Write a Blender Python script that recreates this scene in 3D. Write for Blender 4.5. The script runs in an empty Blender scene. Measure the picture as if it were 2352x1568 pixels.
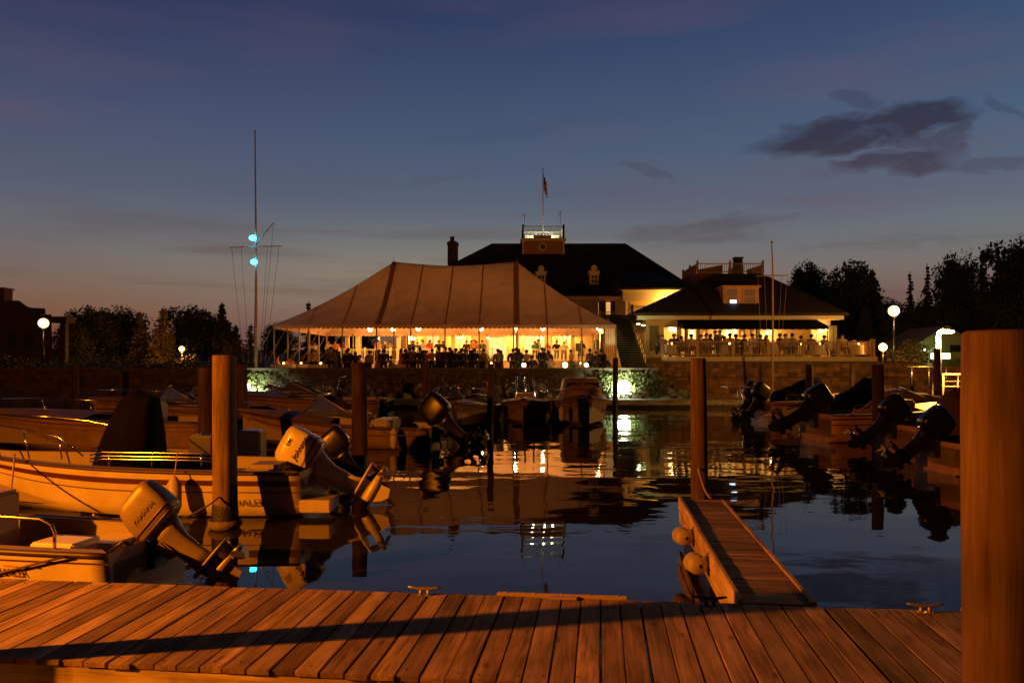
import bpy, bmesh, math, random
from mathutils import Vector, Matrix, Euler, noise
R = math.radians
sc = bpy.context.scene
col = sc.collection

# ------------------------------------------------------------------ camera
FD, CX, HY, CH = 1787.0, 1176.0, 832.0, 2.5        # focal length in picture units, centre, horizon, eye height
cam = bpy.data.objects.new('camera', bpy.data.cameras.new('camera'))
col.objects.link(cam); sc.camera = cam
cam.location = (0, 0, CH); cam.rotation_euler = (R(90), 0, 0)
cam.data.sensor_width = 36; cam.data.lens = 36 * FD / 2352; cam.data.shift_y = 48 / 2352
cam.data.clip_start = .05; cam.data.clip_end = 6000
def at(x, y, Y):
    """world point at distance Y seen at picture position x, y (2352 x 1568 units)"""
    return Vector(((x - CX) / FD * Y, Y, CH - (y - HY) / FD * Y))
def ax(x, Y): return (x - CX) / FD * Y
def az(y, Y): return CH - (y - HY) / FD * Y

sc.view_settings.view_transform = 'Standard'; sc.view_settings.look = 'None'
sc.view_settings.exposure = 0; sc.view_settings.gamma = 1
sc.cycles.use_denoising = True
sc.cycles.sample_clamp_indirect = 4
sc.cycles.max_bounces = 6
sc.cycles.transparent_max_bounces = 8
sc.cycles.caustics_reflective = False; sc.cycles.caustics_refractive = False

def s2l(c):
    return tuple(((v / 255) / 12.92 if v / 255 < .04045 else ((v / 255 + .055) / 1.055) ** 2.4) for v in c)

# ------------------------------------------------------------------ dusk sky
world = bpy.data.worlds.new('World'); sc.world = world; world.use_nodes = True
def build_sky():
    nt = world.node_tree; N = nt.nodes; Lk = nt.links
    for n in list(N): N.remove(n)
    out = N.new('ShaderNodeOutputWorld'); bg = N.new('ShaderNodeBackground'); Lk.new(bg.outputs[0], out.inputs[0])
    tc = N.new('ShaderNodeTexCoord'); sep = N.new('ShaderNodeSeparateXYZ'); Lk.new(tc.outputs['Generated'], sep.inputs[0])
    def M(op, a, b=None, c=None, clamp=False):
        n = N.new('ShaderNodeMath'); n.operation = op; n.use_clamp = clamp
        for i, v in enumerate((a, b, c)):
            if v is None: continue
            if isinstance(v, (int, float)): n.inputs[i].default_value = v
            else: Lk.new(v, n.inputs[i])
        return n.outputs[0]
    def mix(f, a, b):
        n = N.new('ShaderNodeMix'); n.data_type = 'RGBA'
        if isinstance(f, (int, float)): n.inputs[0].default_value = f
        else: Lk.new(f, n.inputs[0])
        for i, v in ((6, a), (7, b)):
            if isinstance(v, tuple): n.inputs[i].default_value = (*v, 1)
            else: Lk.new(v, n.inputs[i])
        return n.outputs[2]
    def ramp(stops, fac):
        r = N.new('ShaderNodeValToRGB'); cr = r.color_ramp
        while len(cr.elements) < len(stops): cr.elements.new(.5)
        for e, (p, c) in zip(cr.elements, stops): e.position = p; e.color = (*s2l(c), 1)
        Lk.new(fac, r.inputs[0]); return r.outputs[0]
    x, y, z = sep.outputs
    ay = M('MAXIMUM', M('ABSOLUTE', y), .05)
    u = M('DIVIDE', x, ay); v = M('DIVIDE', z, ay)
    el = M('MAXIMUM', z, 0)
    left = ramp([(0, (106, 60, 38)), (.045, (126, 82, 58)), (.085, (124, 98, 83)), (.12, (116, 107, 102)), (.155, (102, 105, 111)), (.2, (86, 93, 111)), (.28, (71, 80, 108)), (.36, (56, 63, 95)), (.43, (38, 46, 80)), (.52, (20, 23, 50)), (.65, (9, 10, 24)), (1, (4, 4, 12))], el)
    right = ramp([(0, (92, 60, 48)), (.045, (110, 80, 68)), (.08, (116, 92, 84)), (.11, (122, 111, 104)), (.15, (108, 113, 118)), (.2, (89, 104, 121)), (.27, (74, 95, 121)), (.36, (60, 80, 112)), (.43, (48, 66, 103)), (.52, (24, 32, 62)), (.65, (9, 12, 28)), (1, (4, 4, 12))], el)
    side = M('SMOOTH_MIN', 1, M('MAXIMUM', M('MULTIPLY_ADD', u, .8, .5), 0), .1)
    base = mix(side, left, right)
    # lighter band just above the roofs in the middle
    gl = M('MULTIPLY', M('POWER', 2.718, M('MULTIPLY', M('POWER', M('DIVIDE', M('SUBTRACT', v, .10), .055), 2), -1)),
           M('POWER', 2.718, M('MULTIPLY', M('POWER', M('DIVIDE', M('ADD', u, .12), .3), 2), -1)))
    base = mix(M('MULTIPLY', gl, .5), base, s2l((150, 142, 118)))
    # thin, purplish streaks
    mp = N.new('ShaderNodeMapping'); mp.inputs['Scale'].default_value = (1.2, 1.2, 7); mp.inputs['Rotation'].default_value = (0, R(8), 0)
    Lk.new(tc.outputs['Generated'], mp.inputs[0])
    nz = N.new('ShaderNodeTexNoise'); nz.inputs['Scale'].default_value = 2.2; nz.inputs['Detail'].default_value = 6; nz.inputs['Roughness'].default_value = .5
    Lk.new(mp.outputs[0], nz.inputs[0])
    st = M('MULTIPLY', M('SUBTRACT', nz.outputs[0], .47, clamp=True), 3.2, clamp=True)
    base = mix(M('MULTIPLY', st, .42), base, s2l((106, 84, 100)))
    mp2 = N.new('ShaderNodeMapping'); mp2.inputs['Scale'].default_value = (2, 2, 26); Lk.new(tc.outputs['Generated'], mp2.inputs[0])
    nz2 = N.new('ShaderNodeTexNoise'); nz2.inputs['Scale'].default_value = 2.0; nz2.inputs['Detail'].default_value = 5; Lk.new(mp2.outputs[0], nz2.inputs[0])
    low = M('MULTIPLY', M('MULTIPLY', M('SUBTRACT', nz2.outputs[0], .5, clamp=True), 5, clamp=True), M('SUBTRACT', 1, M('MULTIPLY', M('ABSOLUTE', M('SUBTRACT', v, .11)), 8), clamp=True))
    base = mix(M('MULTIPLY', low, .5), base, s2l((84, 62, 62)))
    # the dark cloud on the right and its neighbours
    dn = N.new('ShaderNodeTexNoise'); dn.inputs['Scale'].default_value = 22; dn.inputs['Detail'].default_value = 5
    mp3 = N.new('ShaderNodeMapping'); mp3.inputs['Scale'].default_value = (1, 1, 2.4); Lk.new(tc.outputs['Generated'], mp3.inputs[0]); Lk.new(mp3.outputs[0], dn.inputs[0])
    ds = N.new('ShaderNodeSeparateColor'); Lk.new(dn.outputs['Color'], ds.inputs[0])
    uu = M('ADD', u, M('MULTIPLY', M('SUBTRACT', ds.outputs[0], .5), .075)); vv = M('ADD', v, M('MULTIPLY', M('SUBTRACT', ds.outputs[1], .5), .040))
    def blob(px, py, rx, ry, sl, amp):
        du = M('SUBTRACT', uu, (px - CX) / FD); dv = M('SUBTRACT', M('SUBTRACT', vv, (HY - py) / FD), M('MULTIPLY', du, sl))
        a = M('ADD', M('POWER', M('DIVIDE', du, rx / FD), 2), M('POWER', M('DIVIDE', dv, ry / FD), 2))
        return M('MULTIPLY', M('MULTIPLY', M('SUBTRACT', 1.5, a, clamp=True), .8), amp)
    tot = None
    for b in [(1985, 300, 235, 38, .17, 1.3), (2130, 262, 100, 34, 0, 1.3), (2190, 305, 40, 50, -.6, .8), (2105, 322, 80, 32, .2, .75), (2065, 366, 140, 30, .06, 1.1), (2190, 345, 50, 20, -.3, .55),
              (1965, 228, 55, 20, -.2, .5), (2290, 378, 130, 14, .06, .55), (2310, 243, 52, 12, -.3, .4), (1500, 397, 62, 9, -.25, .42), (1590, 530, 160, 20, .14, .55), (1750, 500, 90, 10, .1, .3), (2040, 560, 200, 12, .05, .25), (1180, 300, 200, 16, .1, .12), (1000, 415, 120, 9, .1, .14), (1880, 392, 50, 8, 0, .16), (2080, 250, 60, 20, .1, .7)]:
        o = blob(*b); tot = o if tot is None else M('MAXIMUM', tot, o)
    tot = M('SUBTRACT', tot, blob(2140, 290, 50, 11, .2, .6), clamp=True)
    tot = M('SUBTRACT', tot, blob(2010, 348, 110, 9, .12, .5), clamp=True)
    ccol = ramp([(.12, (92, 72, 74)), (.19, (72, 60, 68)), (.26, (50, 47, 62)), (.34, (42, 48, 72))], el)
    wis = N.new('ShaderNodeTexNoise'); wis.inputs['Scale'].default_value = 16; wis.inputs['Detail'].default_value = 7; wis.inputs['Roughness'].default_value = .65; Lk.new(mp3.outputs[0], wis.inputs[0])
    tot = M('MULTIPLY', tot, M('MULTIPLY_ADD', wis.outputs[0], 2.4, -.15, clamp=True), clamp=True)
    base = mix(M('MULTIPLY', tot, .85), base, ccol)
    # the sky behind the viewer (away from the afterglow) is darker
    back = M('MULTIPLY_ADD', y, 1.3, .10, clamp=True)
    back = M('MAXIMUM', back, .04)
    fin = N.new('ShaderNodeVectorMath'); fin.operation = 'SCALE'; Lk.new(base, fin.inputs[0]); Lk.new(back, fin.inputs[3])
    Lk.new(fin.outputs[0], bg.inputs[0]); bg.inputs[1].default_value = 1.0
build_sky()

# ------------------------------------------------------------------ materials
MATS = {}
def mat(name, c, rough=.6, metal=0, var=.15, scale=6, bump=0, bscale=30, stretch=(1, 1, 1), emit=None, es=0, spec=.5, coat=0, island=0, alpha=1, trans=0):
    if name in MATS: return MATS[name]
    m = bpy.data.materials.new(name); m.use_nodes = True; nt = m.node_tree; N = nt.nodes; Lk = nt.links
    b = N['Principled BSDF']; b.inputs['Roughness'].default_value = rough; b.inputs['Metallic'].default_value = metal
    b.inputs['Specular IOR Level'].default_value = spec; b.inputs['Coat Weight'].default_value = coat
    tc = N.new('ShaderNodeTexCoord'); mp = N.new('ShaderNodeMapping'); mp.inputs['Scale'].default_value = stretch; Lk.new(tc.outputs['Object'], mp.inputs[0])
    nz = N.new('ShaderNodeTexNoise'); nz.inputs['Scale'].default_value = scale; nz.inputs['Detail'].default_value = 6; nz.inputs['Roughness'].default_value = .6
    Lk.new(mp.outputs[0], nz.inputs[0])
    r = N.new('ShaderNodeValToRGB'); r.color_ramp.elements[0].position = .3; r.color_ramp.elements[1].position = .7
    r.color_ramp.elements[0].color = (*[v * (1 - var) for v in c], 1); r.color_ramp.elements[1].color = (*[min(1, v * (1 + var)) for v in c], 1)
    Lk.new(nz.outputs[0], r.inputs[0]); last = r.outputs[0]
    if island:
        g = N.new('ShaderNodeNewGeometry'); mm = N.new('ShaderNodeMapRange'); mm.inputs[3].default_value = 1 - island; mm.inputs[4].default_value = 1 + island
        Lk.new(g.outputs['Random Per Island'], mm.inputs[0])
        vm = N.new('ShaderNodeVectorMath'); vm.operation = 'SCALE'; Lk.new(last, vm.inputs[0]); Lk.new(mm.outputs[0], vm.inputs[3]); last = vm.outputs[0]
    Lk.new(last, b.inputs['Base Color'])
    if bump:
        n2 = N.new('ShaderNodeTexNoise'); n2.inputs['Scale'].default_value = bscale; n2.inputs['Detail'].default_value = 5; Lk.new(mp.outputs[0], n2.inputs[0])
        bp = N.new('ShaderNodeBump'); bp.inputs['Strength'].default_value = bump; bp.inputs['Distance'].default_value = .02
        Lk.new(n2.outputs[0], bp.inputs['Height']); Lk.new(bp.outputs[0], b.inputs['Normal'])
    if emit:
        b.inputs['Emission Color'].default_value = (*emit, 1); b.inputs['Emission Strength'].default_value = es
    if trans: b.inputs['Transmission Weight'].default_value = trans
    MATS[name] = m; return m

def wood_mat(name, c, along='Y', knots=True, island=.35):
    """weathered planks: long grain, knots, one tone per plank"""
    m = bpy.data.materials.new(name); m.use_nodes = True; nt = m.node_tree; N = nt.nodes; Lk = nt.links
    b = N['Principled BSDF']; b.inputs['Roughness'].default_value = .8; b.inputs['Specular IOR Level'].default_value = .10
    tc = N.new('ShaderNodeTexCoord'); g = N.new('ShaderNodeNewGeometry')
    off = N.new('ShaderNodeVectorMath'); off.operation = 'SCALE'; off.inputs[0].default_value = (37, 91, 13); Lk.new(g.outputs['Random Per Island'], off.inputs[3])
    ad = N.new('ShaderNodeVectorMath'); ad.operation = 'ADD'; Lk.new(tc.outputs['Object'], ad.inputs[0]); Lk.new(off.outputs[0], ad.inputs[1])
    mp = N.new('ShaderNodeMapping'); Lk.new(ad.outputs[0], mp.inputs[0])
    st = {'Y': (26, 1.3, 26), 'X': (1.3, 26, 26), 'Z': (20, 20, 1.0)}[along]; mp.inputs['Scale'].default_value = st
    gr = N.new('ShaderNodeTexNoise'); gr.inputs['Scale'].default_value = 1; gr.inputs['Detail'].default_value = 7; gr.inputs['Roughness'].default_value = .62; gr.inputs['Distortion'].default_value = 1.1
    Lk.new(mp.outputs[0], gr.inputs[0])
    r = N.new('ShaderNodeValToRGB'); e = r.color_ramp.elements; e[0].position = .32; e[1].position = .68
    e[0].color = (*[v * .45 for v in c], 1); e[1].color = (*[min(1, v * 1.4) for v in c], 1); Lk.new(gr.outputs[0], r.inputs[0])
    mp2 = N.new('ShaderNodeMapping'); Lk.new(ad.outputs[0], mp2.inputs[0]); mp2.inputs['Scale'].default_value = {'Y': (5, 1.6, 5), 'X': (1.6, 5, 5), 'Z': (4, 4, 1.3)}[along]
    bl = N.new('ShaderNodeTexNoise'); bl.inputs['Scale'].default_value = 1; bl.inputs['Detail'].default_value = 4; Lk.new(mp2.outputs[0], bl.inputs[0])
    mr = N.new('ShaderNodeMapRange'); mr.inputs[1].default_value = .3; mr.inputs[2].default_value = .7; mr.inputs[3].default_value = .55; mr.inputs[4].default_value = 1.4; Lk.new(bl.outputs[0], mr.inputs[0])
    mi = N.new('ShaderNodeMapRange'); mi.inputs[3].default_value = 1 - island; mi.inputs[4].default_value = 1 + island; Lk.new(g.outputs['Random Per Island'], mi.inputs[0])
    mu = N.new('ShaderNodeMath'); mu.operation = 'MULTIPLY'; Lk.new(mr.outputs[0], mu.inputs[0]); Lk.new(mi.outputs[0], mu.inputs[1]); fac = mu.outputs[0]
    if knots:
        vo = N.new('ShaderNodeTexVoronoi'); vo.inputs['Scale'].default_value = 1; mp3 = N.new('ShaderNodeMapping'); Lk.new(ad.outputs[0], mp3.inputs[0])
        mp3.inputs['Scale'].default_value = {'Y': (4.5, 1.9, 1), 'X': (1.9, 4.5, 1), 'Z': (3, 3, 2)}[along]; Lk.new(mp3.outputs[0], vo.inputs[0])
        kr = N.new('ShaderNodeMapRange'); kr.inputs[1].default_value = .05; kr.inputs[2].default_value = .14; kr.inputs[3].default_value = .5; kr.inputs[4].default_value = 1; Lk.new(vo.outputs['Distance'], kr.inputs[0])
        m2 = N.new('ShaderNodeMath'); m2.operation = 'MULTIPLY'; Lk.new(fac, m2.inputs[0]); Lk.new(kr.outputs[0], m2.inputs[1]); fac = m2.outputs[0]
    wn = N.new('ShaderNodeTexWhiteNoise'); wn.noise_dimensions = '1D'; Lk.new(g.outputs['Random Per Island'], wn.inputs['W'])
    gm = N.new('ShaderNodeMath'); gm.operation = 'MULTIPLY'; Lk.new(wn.outputs['Value'], gm.inputs[0]); Lk.new(bl.outputs[0], gm.inputs[1])
    gx = N.new('ShaderNodeMix'); gx.data_type = 'RGBA'; Lk.new(gm.outputs[0], gx.inputs[0]); Lk.new(r.outputs[0], gx.inputs[6]); gr_ = sum(c) / 3; gx.inputs[7].default_value = (gr_ * 1.35, gr_ * 1.05, gr_ * .75, 1)
    vm = N.new('ShaderNodeVectorMath'); vm.operation = 'SCALE'; Lk.new(gx.outputs[2], vm.inputs[0]); Lk.new(fac, vm.inputs[3]); Lk.new(vm.outputs[0], b.inputs['Base Color'])
    bp = N.new('ShaderNodeBump'); bp.inputs['Strength'].default_value = .5; bp.inputs['Distance'].default_value = .006; Lk.new(gr.outputs[0], bp.inputs['Height']); Lk.new(bp.outputs[0], b.inputs['Normal'])
    MATS[name] = m; return m

def emis(name, c, s):
    if name in MATS: return MATS[name]
    m = bpy.data.materials.new(name); m.use_nodes = True; N = m.node_tree.nodes
    b = N['Principled BSDF']; b.inputs['Base Color'].default_value = (.8, .8, .8, 1)
    b.inputs['Emission Color'].default_value = (*c, 1); b.inputs['Emission Strength'].default_value = s
    MATS[name] = m; return m

def brick_mat(name, c1, c2, mortar, bw, bh, stone=False):
    m = bpy.data.materials.new(name); m.use_nodes = True; nt = m.node_tree; N = nt.nodes; Lk = nt.links
    b = N['Principled BSDF']; b.inputs['Roughness'].default_value = .85
    tc = N.new('ShaderNodeTexCoord'); sp = N.new('ShaderNodeSeparateXYZ'); cb = N.new('ShaderNodeCombineXYZ')
    Lk.new(tc.outputs['Object'], sp.inputs[0]); ad = N.new('ShaderNodeMath'); ad.operation = 'ADD'; Lk.new(sp.outputs[0], ad.inputs[0]); Lk.new(sp.outputs[1], ad.inputs[1])
    Lk.new(ad.outputs[0], cb.inputs[0]); Lk.new(sp.outputs[2], cb.inputs[1])
    br = N.new('ShaderNodeTexBrick'); br.inputs['Scale'].default_value = 1; br.inputs['Brick Width'].default_value = bw; br.inputs['Row Height'].default_value = bh; br.inputs['Mortar Size'].default_value = .012
    br.inputs['Color1'].default_value = (*c1, 1); br.inputs['Color2'].default_value = (*c2, 1); br.inputs['Mortar'].default_value = (*mortar, 1)
    vec = cb.outputs[0]
    if stone:
        nz = N.new('ShaderNodeTexNoise'); nz.inputs['Scale'].default_value = 1.6; nz.inputs['Detail'].default_value = 4; Lk.new(cb.outputs[0], nz.inputs[0])
        sv = N.new('ShaderNodeVectorMath'); sv.operation = 'MULTIPLY_ADD'; Lk.new(nz.outputs['Color'], sv.inputs[0]); sv.inputs[1].default_value = (.5, .35, 0); Lk.new(cb.outputs[0], sv.inputs[2]); vec = sv.outputs[0]
    Lk.new(vec, br.inputs['Vector'])
    n2 = N.new('ShaderNodeTexNoise'); n2.inputs['Scale'].default_value = 2.5; n2.inputs['Detail'].default_value = 8; Lk.new(tc.outputs['Object'], n2.inputs[0])
    mr = N.new('ShaderNodeMapRange'); mr.inputs[1].default_value = .3; mr.inputs[2].default_value = .7; mr.inputs[3].default_value = .45; mr.inputs[4].default_value = 1.4; Lk.new(n2.outputs[0], mr.inputs[0])
    vm = N.new('ShaderNodeVectorMath'); vm.operation = 'SCALE'; Lk.new(br.outputs[0], vm.inputs[0]); Lk.new(mr.outputs[0], vm.inputs[3]); Lk.new(vm.outputs[0], b.inputs['Base Color'])
    bp = N.new('ShaderNodeBump'); bp.inputs['Strength'].default_value = .8; bp.inputs['Distance'].default_value = .04; Lk.new(vm.outputs[0], bp.inputs['Height']); Lk.new(bp.outputs[0], b.inputs['Normal'])
    MATS[name] = m; return m

# ------------------------------------------------------------------ mesh helpers
class MB:
    def __init__(s): s.v = []; s.f = []; s.sm = []
    def add(s, vs, fs, smooth=False):
        o = len(s.v); s.v += [Vector(v) for v in vs]; s.f += [tuple(i + o for i in f) for f in fs]; s.sm += [smooth] * len(fs); return s
    def box(s, x0, x1, y0, y1, z0, z1, M=None, bev=0):
        if bev:
            bm = bmesh.new(); bmesh.ops.create_cube(bm, size=1)
            for v in bm.verts: v.co = Vector(((x0 + x1) / 2 + v.co.x * (x1 - x0), (y0 + y1) / 2 + v.co.y * (y1 - y0), (z0 + z1) / 2 + v.co.z * (z1 - z0)))
            bmesh.ops.bevel(bm, geom=bm.edges[:], offset=bev, segments=2, affect='EDGES')
            bm.verts.ensure_lookup_table(); vs = [v.co.copy() for v in bm.verts]; fs = [[v.index for v in f.verts] for f in bm.faces]; bm.free()
        else:
            vs = [Vector(p) for p in ((x0, y0, z0), (x1, y0, z0), (x1, y1, z0), (x0, y1, z0), (x0, y0, z1), (x1, y0, z1), (x1, y1, z1), (x0, y1, z1))]
            fs = [(0, 3, 2, 1), (4, 5, 6, 7), (0, 1, 5, 4), (1, 2, 6, 5), (2, 3, 7, 6), (3, 0, 4, 7)]
        if M: vs = [M @ v for v in vs]
        return s.add(vs, fs)
    def cyl(s, p0, p1, r0, r1=None, n=12, caps=True, smooth=True):
        r1 = r0 if r1 is None else r1; p0 = Vector(p0); p1 = Vector(p1); d = (p1 - p0).normalized()
        a = d.orthogonal().normalized(); b = d.cross(a); vs = []
        for p, r in ((p0, r0), (p1, r1)):
            for i in range(n): t = 2 * math.pi * i / n; vs.append(p + a * math.cos(t) * r + b * math.sin(t) * r)
        s.add(vs, [(i, (i + 1) % n, n + (i + 1) % n, n + i) for i in range(n)], smooth)
        if caps: s.add(vs, [tuple(range(n - 1, -1, -1)), tuple(range(n, 2 * n))])
        return s
    def tube(s, pts, r, n=8):
        pts = [Vector(p) for p in pts]; vs = []; k = len(pts); a = None
        for i, p in enumerate(pts):
            d = (pts[min(i + 1, k - 1)] - pts[max(i - 1, 0)]).normalized()
            a = d.orthogonal().normalized() if a is None else (a - d * a.dot(d)).normalized()
            b = d.cross(a); rr = r[i] if isinstance(r, (list, tuple)) else r
            for j in range(n): t = 2 * math.pi * j / n; vs.append(p + (a * math.cos(t) + b * math.sin(t)) * rr)
        fs = [(i * n + j, i * n + (j + 1) % n, (i + 1) * n + (j + 1) % n, (i + 1) * n + j) for i in range(k - 1) for j in range(n)]
        s.add(vs, fs, True); s.add(vs, [tuple(range(n - 1, -1, -1)), tuple(range((k - 1) * n, k * n))]); return s
    def lathe(s, prof, c=(0, 0, 0), n=16, smooth=True, M=None):
        vs = []; c = Vector(c)
        for r, z in prof:
            for j in range(n): t = 2 * math.pi * j / n; vs.append(c + Vector((math.cos(t) * r, math.sin(t) * r, z)))
        if M: vs = [M @ v for v in vs]
        fs = [(i * n + j, i * n + (j + 1) % n, (i + 1) * n + (j + 1) % n, (i + 1) * n + j) for i in range(len(prof) - 1) for j in range(n)]
        return s.add(vs, fs, smooth)
    def ball(s, c, r, n=16, sq=(1, 1, 1)):
        k = n // 2; c = Vector(c)
        pr = [(math.sin(math.pi * i / k), -math.cos(math.pi * i / k)) for i in range(k + 1)]
        vs = [c + Vector((math.cos(2 * math.pi * j / n) * a * r * sq[0], math.sin(2 * math.pi * j / n) * a * r * sq[1], b * r * sq[2])) for a, b in pr for j in range(n)]
        fs = [(i * n + j, i * n + (j + 1) % n, (i + 1) * n + (j + 1) % n, (i + 1) * n + j) for i in range(k) for j in range(n)]
        return s.add(vs, fs, True)
    def loft(s, secs, smooth=True, cap=True, closed=True):
        n = len(secs[0]); vs = [Vector(p) for sec in secs for p in sec]
        m = n if closed else n - 1
        s.add(vs, [(i * n + j, i * n + (j + 1) % n, (i + 1) * n + (j + 1) % n, (i + 1) * n + j) for i in range(len(secs) - 1) for j in range(m)], smooth)
        if cap: s.add(vs, [tuple(range(n - 1, -1, -1)), tuple(range((len(secs) - 1) * n, len(secs) * n))])
        return s
    def prism(s, poly, d, M=None):
        """poly in x,z extruded along y by +-d/2"""
        n = len(poly); vs = [Vector((p[0], -d / 2, p[1])) for p in poly] + [Vector((p[0], d / 2, p[1])) for p in poly]
        if M: vs = [M @ v for v in vs]
        return s.add(vs, [tuple(range(n)), tuple(range(2 * n - 1, n - 1, -1))] + [(i, n + i, n + (i + 1) % n, (i + 1) % n) for i in range(n)])
    def xf(s, M): s.v = [M @ v for v in s.v]; return s
    def build(s, name, m, parent=None, world=False):
        me = bpy.data.meshes.new(name); vs = s.v
        if world and parent is not None: vs = [v - Vector(parent['_o']) for v in vs]
        me.from_pydata([tuple(v) for v in vs], [], s.f); me.polygons.foreach_set('use_smooth', s.sm)
        bm = bmesh.new(); bm.from_mesh(me); bmesh.ops.remove_doubles(bm, verts=bm.verts, dist=1e-5); bmesh.ops.recalc_face_normals(bm, faces=bm.faces); bm.to_mesh(me); bm.free()
        me.materials.append(m); o = bpy.data.objects.new(name, me); col.objects.link(o)
        if parent is not None:
            o.parent = parent; o['_o'] = parent['_o']
        return o
def tag(o, label=None, cat=None, group=None, kind=None):
    if label: o['label'] = label
    if cat: o['category'] = cat
    if group: o['group'] = group
    if kind: o['kind'] = kind
    return o
def thing(name, label, cat, loc=(0, 0, 0), rz=0, group=None):
    o = bpy.data.objects.new(name, None); col.objects.link(o); o.location = loc; o.rotation_euler = (0, 0, rz)
    o.empty_display_size = .2; o['_o'] = tuple(loc); return tag(o, label, cat, group)
def kids(o): return [c for c in KIDS_ALL if c.parent == o] if False else list(o.children)
def copy_tree(o, loc=None, rz=None, label=None, scale=None, parent=None):
    c = o.copy(); col.objects.link(c)
    if parent is not None: c.parent = parent
    for ch in list(o.children): copy_tree(ch, parent=c)
    if loc is not None: c.location = loc
    if rz is not None: c.rotation_euler.z = rz
    if scale is not None: c.scale = scale if isinstance(scale, (tuple, list)) else (scale,) * 3
    if label: c['label'] = label
    return c
def text(name, s, size, m, parent, M, shear=0, ext=.002):
    cu = bpy.data.curves.new(name, 'FONT'); cu.body = s; cu.size = size; cu.extrude = ext; cu.align_x = 'CENTER'; cu.align_y = 'CENTER'; cu.shear = shear; cu.offset = size * .012
    t = bpy.data.objects.new(name + '_t', cu); col.objects.link(t)
    dg = bpy.context.evaluated_depsgraph_get(); me = bpy.data.meshes.new_from_object(t.evaluated_get(dg))
    bpy.data.objects.remove(t); bpy.data.curves.remove(cu)
    me.transform(M); me.materials.clear(); me.materials.append(m)
    o = bpy.data.objects.new(name, me); col.objects.link(o); o.parent = parent; o['_o'] = parent['_o']; return o
def ptlight(name, loc, power, c, rad, parent=None, spot=None, rot=None):
    l = bpy.data.lights.new(name, 'SPOT' if spot else 'POINT'); l.energy = power; l.color = c; l.shadow_soft_size = rad
    if spot: l.spot_size = spot; l.spot_blend = .6
    o = bpy.data.objects.new(name, l); col.objects.link(o)
    if parent is not None: o.parent = parent; o.location = Vector(loc) - Vector(parent['_o'])
    else: o.location = loc
    if rot: o.rotation_euler = rot
    return o
# light levels of the lit lamps
DOCKP = 9600; TENTP = 520; PORCHP = 270; RESTP = 95; FLOODP = 1500; POSTP = 3000
WARM = (1, .43, .07); SODIUM = (1, .225, .004)
# ------------------------------------------------------------------ common materials
white = mat('white_paint', (.72, .70, .66), .5, var=.06)
cream = mat('cream_wall', (.62, .52, .36), .7, var=.06, scale=2)
trim = mat('cream_trim', (.68, .60, .46), .55, var=.05)
roofm = mat('dark_shingle', (.022, .018, .017), .85, var=.35, scale=14, bump=.5, bscale=25)
black = mat('black_plastic', (.012, .012, .014), .35, var=.2)
blackcloth = mat('black_canvas', (.004, .0035, .004), .95, var=.3, scale=3, bump=.4, bscale=6, spec=.08)
greycloth = mat('grey_canvas', (.22, .17, .15), .9, var=.2, scale=3, bump=.4, bscale=6)
steel = mat('polished_steel', (.75, .75, .76), .16, 1, var=.03)
galv = mat('galvanised_metal', (.35, .35, .36), .4, 1, var=.15, scale=20)
deckwood = wood_mat('dock_planks', (.33, .23, .12), 'Y', island=.45)
fingerwood = wood_mat('finger_planks', (.30, .20, .13), 'X')
beamwood = wood_mat('dock_timber', (.42, .31, .19), 'X', island=.1)
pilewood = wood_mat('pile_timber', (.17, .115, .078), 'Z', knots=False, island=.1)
greywood = wood_mat('grey_float_planks', (.22, .20, .17), 'X', island=.2)
canvas = None
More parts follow.
